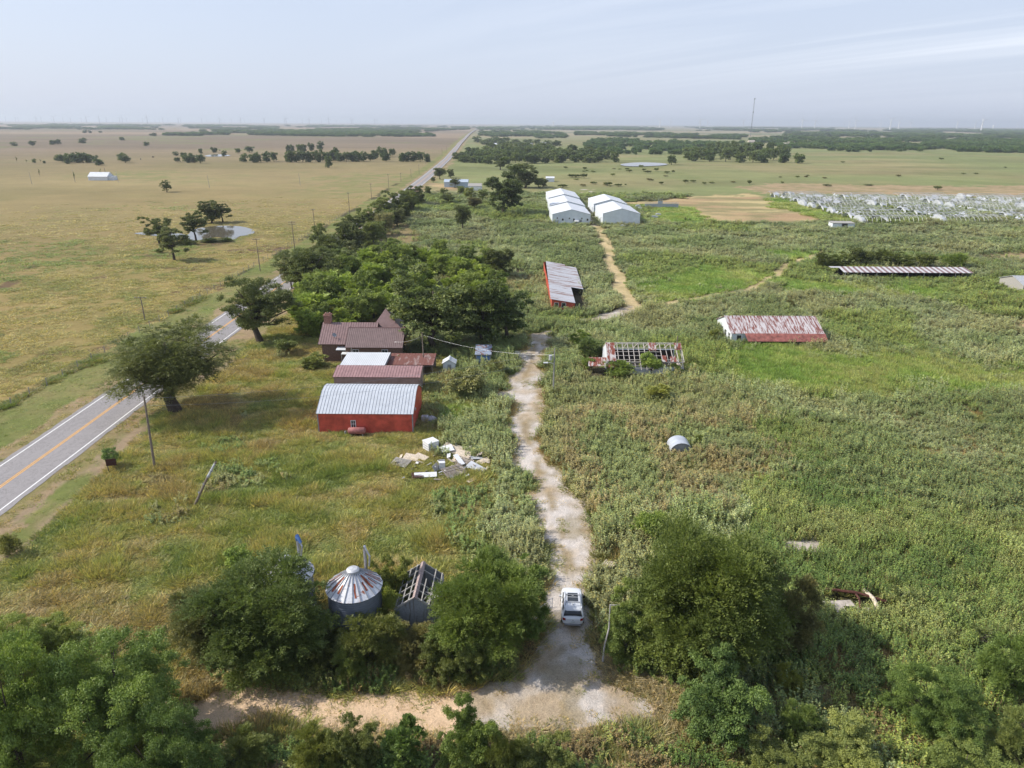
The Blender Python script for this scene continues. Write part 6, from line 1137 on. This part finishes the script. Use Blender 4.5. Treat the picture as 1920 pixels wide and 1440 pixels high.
        o = m_.build('cow', cow_black, None, True); o.location = (x, y, 0); o.rotation_euler = (0, 0, i*2.0); tag(o, ['dark cow nearest the curved pasture track', 'dark cow left of the other on the pasture track', 'dark cow near the small distant pond'][i], 'cow')
# ------------------------------------------------------------------ wrecked greenhouse frames
def build_hoops():
    rg = random.Random(6); Wd, Hh = 8.6, 3.0
    def arcs(n, L_, dx=0.0, col=0.0):
        m_ = MB()
        for i in range(n):
            x = L_*i/(n-1); ln = rg.uniform(-.5, .5)+dx; k = 1-col*rg.random(); seg = 9; pts = []
            for s in range(seg+1):
                t = math.pi*s/seg; pts.append((x+ln*math.sin(t)*k, -Wd/2*math.cos(t), Hh*math.sin(t)*k))
            m_.tube(pts, .06, 4)
        for yy in (-2.4, 0, 2.4): m_.tube([(0, yy, Hh*math.sqrt(1-(yy/4.5)**2)*.97), (L_, yy, Hh*math.sqrt(1-(yy/4.5)**2)*.97)], .05, 4)
        return m_
    frames = [arcs(15, 28, rg.uniform(-.6, .6), c).build('frame', lt_metal, link=False).data for c in (0, .1, .45)]
    def cover(x, kind):
        m_ = MB(); seg = 12; V = []
        for s in range(seg+1):
            t = math.pi*s/seg; V.append((x+rg.uniform(-.1, .1), -Wd/2*math.cos(t), Hh*math.sin(t)*(rg.uniform(.8, 1.03) if kind else 1)))
        if kind == 0: # full end with a thickness roll of plastic behind
            m_.add(V, [tuple(range(seg+1))]); m_.add([V[i] for i in range(seg+1)]+[(v[0]+1.6+rg.uniform(-.4, .4), v[1]*.98, v[2]*.97) for v in V], [(i, i+1, seg+2+i, seg+1+i) for i in range(seg) if rg.random() < .8])
        elif kind == 1:
            W2 = [(v[0]+rg.uniform(1.0, 3.0), v[1]*rg.uniform(.8, 1), v[2]*rg.uniform(.7, 1.0)) for v in V]; m_.add(V+W2, [(i, i+1, seg+2+i, seg+1+i) for i in range(seg) if rg.random() < .75]); m_.add(V[:7], [tuple(range(7))])
        else:
            for _ in range(6):
                a = Vector((x+rg.uniform(0, 4), rg.uniform(-4, 4), rg.uniform(.1, 1.6))); b_ = a+Vector((rg.uniform(.5, 2.2), rg.uniform(-1.5, 1.5), rg.uniform(-.4, .8))); c = a+Vector((rg.uniform(-.5, .8), rg.uniform(.6, 2), rg.uniform(-.5, .6))); m_.add([a, b_, b_+(c-a)*.8, c], [(0,1,2,3)])
        return m_.build('plastic_cover', plastic_w, link=False).data
    covs = [cover(0, 0), cover(0, 1), cover(0, 2), cover(0, 0), cover(0, 2)]
    cols = [(146, 305, 12), (181, 308, 11), (216, 310, 11), (251, 338, 8), (286, 380, 4)]
    for ci_, (X, Y0, n) in enumerate(cols):
        for j in range(n):
            y = Y0+j*10.4; x = X+rg.uniform(-.8, .8)-(0 if ci_ else (j*.02)); L_ = 'first second third fourth fifth'.split()[ci_]
            if ci_ == 1 and j == 0: pass
            r = thing('hoop_house', ordw(j+1)+' wrecked hoop house from the front in the '+L_+' column from the left', 'greenhouse', (x, y, 0), rad(rg.uniform(-4, 4)), 'wrecked hoop houses')
            far_ = j > 7; fi = 2 if (rg.random() < (.65 if far_ or ci_ > 2 else .35)) else rg.choice((0, 1)); o = bpy.data.objects.new('frame', frames[fi]); C.objects.link(o); o.parent = r
            k = 0 if (rg.random() < (.6 if ci_ < 2 else .25) and not far_) else rg.choice((1, 2, 4)); o = bpy.data.objects.new('plastic_cover', covs[k]); C.objects.link(o); o.parent = r
            for q in range(2 if not far_ else 4):
                if rg.random() < .55: o = bpy.data.objects.new('plastic_scrap', covs[rg.choice((2, 4, 1))]); C.objects.link(o); o.parent = r; o.location = (rg.uniform(3, 24), rg.uniform(-2, 2), 0); o.rotation_euler = (0, 0, rg.uniform(-1, 1))
            MB().box(28.6, 28.9, -3.8, 3.8, -.1, .35).build('footing_board', grey_wood, r)
# ------------------------------------------------------------------ turbines and masts on the horizon
def build_horizon():
    rg = random.Random(9)
    def blade(L_):
        m_ = MB(); n = 8; V = []
        for i in range(n+1):
            t = i/n; c = (.055*L_*(1-t)**.8+.012*L_) if t > .12 else .02*L_; V += [(-c*.35, -.012*L_*(1-t), t*L_), (c*.65, 0, t*L_), (-c*.35, .012*L_*(1-t), t*L_)]
        for i in range(n):
            a = i*3; m_.f += [(a, a+1, a+4, a+3), (a+1, a+2, a+5, a+4), (a+2, a, a+3, a+5)]; m_.m += [0]*3
        m_.v = V; return m_
    bl = blade(52).build('blade', turb_w, link=False).data; tw = MB().tube([(0, 0, 0), (0, 0, 40), (0, 0, 79)], [4.2, 3.4, 2.6], 12).build('tower', turb_w, link=False).data
    nc = MB().box(-1.8, 1.8, -3, 7, 78.2, 82.2).tube([(0, -3, 80.2), (0, -5.2, 80.2)], [1.6, .5], 10).build('nacelle', turb_w, link=False).data
    def grey(m): q = m.copy(); q.materials[0] = turb_backlit; return q
    GR = {k: grey(v) for k, v in (('tower', tw), ('nacelle', nc), ('blade', bl))}
    def turbine(px, by, hubpx, label, group, rot, yaw=0.0):
        # distance such that an 80 m hub is hubpx tall in the picture
        d = 80*FPX/hubpx/1.0; az_ = (px-960)/FPX; x, y = az_*d/math.sqrt(1+0*az_), d
        dep = y*math.cos(PITCH)+HC*math.sin(PITCH); x = (px-960)/FPX*dep+0.0063*0; z = Hs(x, y)-1
        r = thing('wind_turbine', label, 'wind turbine', (x, y, z), yaw, group)
        lf = px < 1000
        for nm, md in (('tower', tw), ('nacelle', nc)): md = GR[nm] if lf else md; o = bpy.data.objects.new(nm, md); C.objects.link(o); o.parent = r
        for k in range(3): o = bpy.data.objects.new('blade', GR['blade'] if lf else bl); C.objects.link(o); o.parent = r; o.location = (0, -4.2, 80.2); o.rotation_euler = (0, rot+k*2.0944, 0)
    Lx = [(8,9),(20,6),(27,10),(32,9),(53,6),(65,11),(67,8),(75,10),(94,7),(99,12),(116,9),(130,10),(150,9),(160,12),(175,5),(184,13),(197,10),(200,6),(209,7),(222,10),(227,11),(235,9),(241,5),(257,7),(265,9),(269,5),(274,14),(288,8),(296,8),(303,10),(312,7),(332,11),(336,9),(376,10),(385,7),(409,11),(412,8),(419,6),(431,8),(449,11),(456,7),(467,7),(492,9),(493,10),(531,10),(534,12),(554,7),(564,9),(577,11),(600,8),(614,12),(628,7),(656,10),(659,9),(673,6),(682,5),(700,10),(704,8),(727,6),(751,7),(795,5),(845,6),(875,5),(935,4)]
    for i, (px, h) in enumerate(Lx): turbine(px, 228, h*.85, ordw(i+1)+' wind turbine from the left along the left horizon', 'wind turbines on the left horizon', rg.uniform(0, 2.09), rg.uniform(-.5, .5))
    Rx = [(1148,11),(1234,15),(1254,12),(1309,16),(1323,12),(1390,12),(1446,10),(1500,17),(1524,16),(1579,9),(1588,13),(1600,15),(1647,11),(1665,20),(1681,15),(1693,9),(1703,13),(1790,15),(1824,14),(1836,20),(1903,10)]
    for i, (px, h) in enumerate(Rx): turbine(px, 238, h*1.0, ordw(i+1)+' wind turbine from the left along the right horizon', 'wind turbines on the right horizon', [.3, 1.0, .6, 1.7][i % 4]+rg.uniform(-.2, .2), rg.uniform(-.35, .35))
    # guyed radio mast
    x, y = G(1407, 256); h = HT(1407, 256, 184); h = min(h, 140); r = thing('radio_mast', 'tall thin lattice radio mast standing above the right-hand woods', 'mast', (x, y, 0)); m_ = MB(); w = 1.4
    for a in (0, 2.094, 4.188): m_.tube([(w*math.cos(a), w*math.sin(a), 0), (w*.9*math.cos(a), w*.9*math.sin(a), h)], .22, 4)
    for i in range(int(h/3)):
        z = i*3
        for a in (0, 2.094, 4.188): m_.tube([(w*math.cos(a), w*math.sin(a), z), (w*math.cos(a+2.094), w*math.sin(a+2.094), z+3)], .12, 3)
    m_.build('lattice', simple('mast_grey', (.20, .20, .22), .7), r); m_ = MB(); [m_.box(-1.8, 1.8, -1.8, 1.8, z, z+4) for z in (h-4, h*.62)]; m_.build('antenna', rib_dark, r)
    for a in (0, 2.094, 4.188): MB().tube([(w*math.cos(a), w*math.sin(a), h*.9), (60*math.cos(a), 60*math.sin(a), 0)], .05, 3).build('guy_wire', steel, r)
    for px, by, ty, lb in ((1035, 239, 231, 'white water tower on the horizon left of centre right'), (1860, 241, 236, 'white water tank on the right horizon')):
        x, y = 0, 0; d = 9000; dep = d*math.cos(PITCH); x = (px-960)/FPX*dep; r = thing('water_tower', lb, 'water tower', (x, d, Hs(x, d)-1)); hh = 62 if px < 1200 else 48; MB().tube([(0, 0, 0), (0, 0, hh*.6)], [7, 5], 12).build('stem', turb_w, r); MB().tube([(0, 0, hh*.6), (0, 0, hh*.72), (0, 0, hh*.9), (0, 0, hh)], [5, 11, 11, 3], 16).build('tank', turb_w, r)
# ------------------------------------------------------------------ the white car on the driveway
def build_car():
    x, y = G(1068.5, 1176); OLD[0] = True; r = thing('parked_car', 'white hatchback SUV with dark glass roof, seen from behind on the gravel driveway', 'car', (4.78, 47.15, 0.0), rad(-3.0))
    OLD[0] = False; L_, Wd = 4.55, 1.86
    # lower body loft (y from rear 0 to front)
    st = [(0.00, .74, .42, .86), (0.10, .86, .36, .98), (.45, .92, .30, 1.03), (1.1, .93, .28, 1.02), (2.0, .925, .27, .99), (2.9, .925, .27, .97), (3.5, .92, .28, .95), (4.0, .89, .30, .88), (4.35, .80, .34, .76), (4.52, .66, .40, .62)]
    m_ = MB(); K = 10
    for yy, hw, z0, z1 in st:
        pr = [(0, z0), (hw*.72, z0), (hw*.95, z0+.06), (hw, z0+(z1-z0)*.35), (hw*.995, z0+(z1-z0)*.62), (hw*.955, z0+(z1-z0)*.86), (hw*.88, z1), (hw*.6, z1+.03), (hw*.3, z1+.045), (0, z1+.05)]
        m_.v += [(a, yy, b_) for a, b_ in pr]+[(-a, yy, b_) for a, b_ in pr[1:-1]][::-1]
    n = 18
    for i in range(len(st)-1):
        for k in range(n): m_.f.append((i*n+k, i*n+(k+1) % n, (i+1)*n+(k+1) % n, (i+1)*n+k)); m_.m.append(0)
    m_.f.append(tuple(range(n))[::-1]); m_.f.append(tuple((len(st)-1)*n+k for k in range(n))); m_.m += [0, 0]
    body = m_.build('body', car_paint, r, True)
    md = body.modifiers.new('soft', 'SUBSURF'); md.levels = md.render_levels = 1
    # greenhouse: glass shell, then roof and pillars over it
    gl = [(.28, .78, 1.0, .62, 1.22), (.62, .82, 1.0, .66, 1.52), (1.2, .83, 1.0, .68, 1.60), (2.1, .83, .98, .67, 1.60), (2.75, .82, .96, .64, 1.52), (3.45, .78, .95, .60, 1.02)]
    m_ = MB()
    for yy, hb, zb, ht, zt in gl: m_.v += [(-hb, yy, zb), (-ht, yy, zt), (ht, yy, zt), (hb, yy, zb)]
    for i in range(len(gl)-1):
        for k in range(3): m_.f.append((i*4+k, (i+1)*4+k, (i+1)*4+k+1, i*4+k+1)); m_.m.append(0)
    m_.f.append((3, 2, 1, 0)); m_.m.append(0); m_.build('window_glass', glass, r)
    m_ = MB()                                        # roof skin
    rf = [(.46, .60, 1.40), (.66, .665, 1.555), (1.2, .69, 1.632), (2.1, .68, 1.632), (2.68, .645, 1.56)]
    cs = [-1, -.8, -.4, 0, .4, .8, 1]
    for yy, hw, z in rf: m_.v += [(hw*c, yy, z+.03*(1-c*c)) for c in cs]
    nn = len(cs)
    for i in range(len(rf)-1):
        for k in range(nn-1): m_.f.append((i*nn+k, i*nn+k+1, (i+1)*nn+k+1, (i+1)*nn+k)); m_.m.append(0)
    m_.build('roof', car_paint, r, True)
    m_ = MB()                                        # pillars
    for s in (-1, 1):
        m_.bar((s*.84, .20, 1.0), (s*.655, .60, 1.55), .13, .05); m_.bar((s*.845, 1.1, 1.0), (s*.69, 1.15, 1.60), .09, .04); m_.bar((s*.845, 2.0, .98), (s*.685, 2.0, 1.6), .07, .04); m_.bar((s*.80, 3.42, .97), (s*.655, 2.7, 1.55), .07, .05); m_.bar((s*.69, .62, 1.57), (s*.69, 2.7, 1.58), .06, .06)
    m_.build('pillars', car_paint, r)
    m_ = MB(); m_.slab((-.50, .44, 1.40), (.50, .44, 1.40), (.62, .66, 1.57), (-.62, .66, 1.57), .05); m_.build('spoiler', car_paint, r)
    m_ = MB(); m_.add([(-.44, 1.35, 1.672), (.44, 1.35, 1.672), (.44, 1.86, 1.675), (-.44, 1.86, 1.675)], [(0,1,2,3)]); m_.add([(-.44, 1.92, 1.674), (.44, 1.92, 1.674), (.42, 2.50, 1.628), (-.42, 2.50, 1.628)], [(0,1,2,3)]); o = m_.build('sunroof', glass, r)
    for s in (-1, 1): MB().tube([(s*.60, .8, 1.63), (s*.60, 1.0, 1.70), (s*.59, 2.3, 1.69), (s*.585, 2.5, 1.62)], .022, 6).build('roof_rail', steel, r)
    for q in (1.2, 2.15): MB().bar((-.6, q, 1.71), (.6, q, 1.71), .06, .025).build('crossbar', rib_dark, r)
    MB().box(-.015, .015, .85, 1.0, 1.66, 1.72).build('antenna', black_rubber, r)
    for s in (-1, 1):
        MB().slab((s*.58, -.015, .80), (s*.80, .05, .80), (s*.84, .13, .97), (s*.60, .03, .97), .02 if s < 0 else -.02).build('tail_light', lamp_red, r)
        MB().box(s*.98-.09, s*.98+.09, 2.72, 2.84, .98, 1.12).build('mirror', car_paint if s < 0 else black_rubber, r)
        MB().slab((s*.45, 4.47, .60), (s*.78, 4.32, .62), (s*.80, 4.2, .76), (s*.5, 4.38, .72), .02).build('headlight', plate_w, r)
    MB().box(-.16, .16, -.025, -.003, .60, .72).build('number_plate', plate_w, r); MB().box(-.66, .66, -.03, .10, .34, .44).build('bumper_trim', rib_dark, r); MB().box(-.06, .06, -.02, 0.0, .80, .86).build('badge', steel, r)
    MB().bar((-.02, .26, 1.06), (.32, .33, 1.16), .02).build('rear_wiper', black_rubber, r)
    for s in (-1, 1):
        for yy in (.88, 3.58):
            m_ = MB(); a = (s*.70, yy, .34); b_ = (s*.935, yy, .34); t = m_.tube([a, b_], [.34, .34], 24).build('wheel', black_rubber, r); MB().tube([(s*.93, yy, .34), (s*.945, yy, .34)], [.22, .20], 16).build('rim', steel, t)
# ------------------------------------------------------------------ assemble
build_buildings(); build_bins(); build_hoops(); build_horizon(); build_car(); KEEP_OUT.append((3.4, 6.4, 46.6, 52.2))
build_trees(); far_woods(); build_plants()
# ------------------------------------------------------------------ the air
HAZE = 1.05e-4
hz = MB().box(-29000, 29000, -29000, 29000, -8, 152).build('haze', []); tag(hz, kind='stuff')
hm = bpy.data.materials.new('haze'); hm.use_nodes = True; t = hm.node_tree; t.nodes.clear(); pv = t.nodes.new('ShaderNodeVolumePrincipled'); ov = t.nodes.new('ShaderNodeOutputMaterial')
pv.inputs['Color'].default_value = (0.85, 0.92, 1.0, 1); pv.inputs['Density'].default_value = HAZE; pv.inputs['Anisotropy'].default_value = 0.2; t.links.new(pv.outputs[0], ov.inputs['Volume']); hz.data.materials.append(hm); hm.cycles.homogeneous_volume = True if hasattr(hm.cycles, 'homogeneous_volume') else None
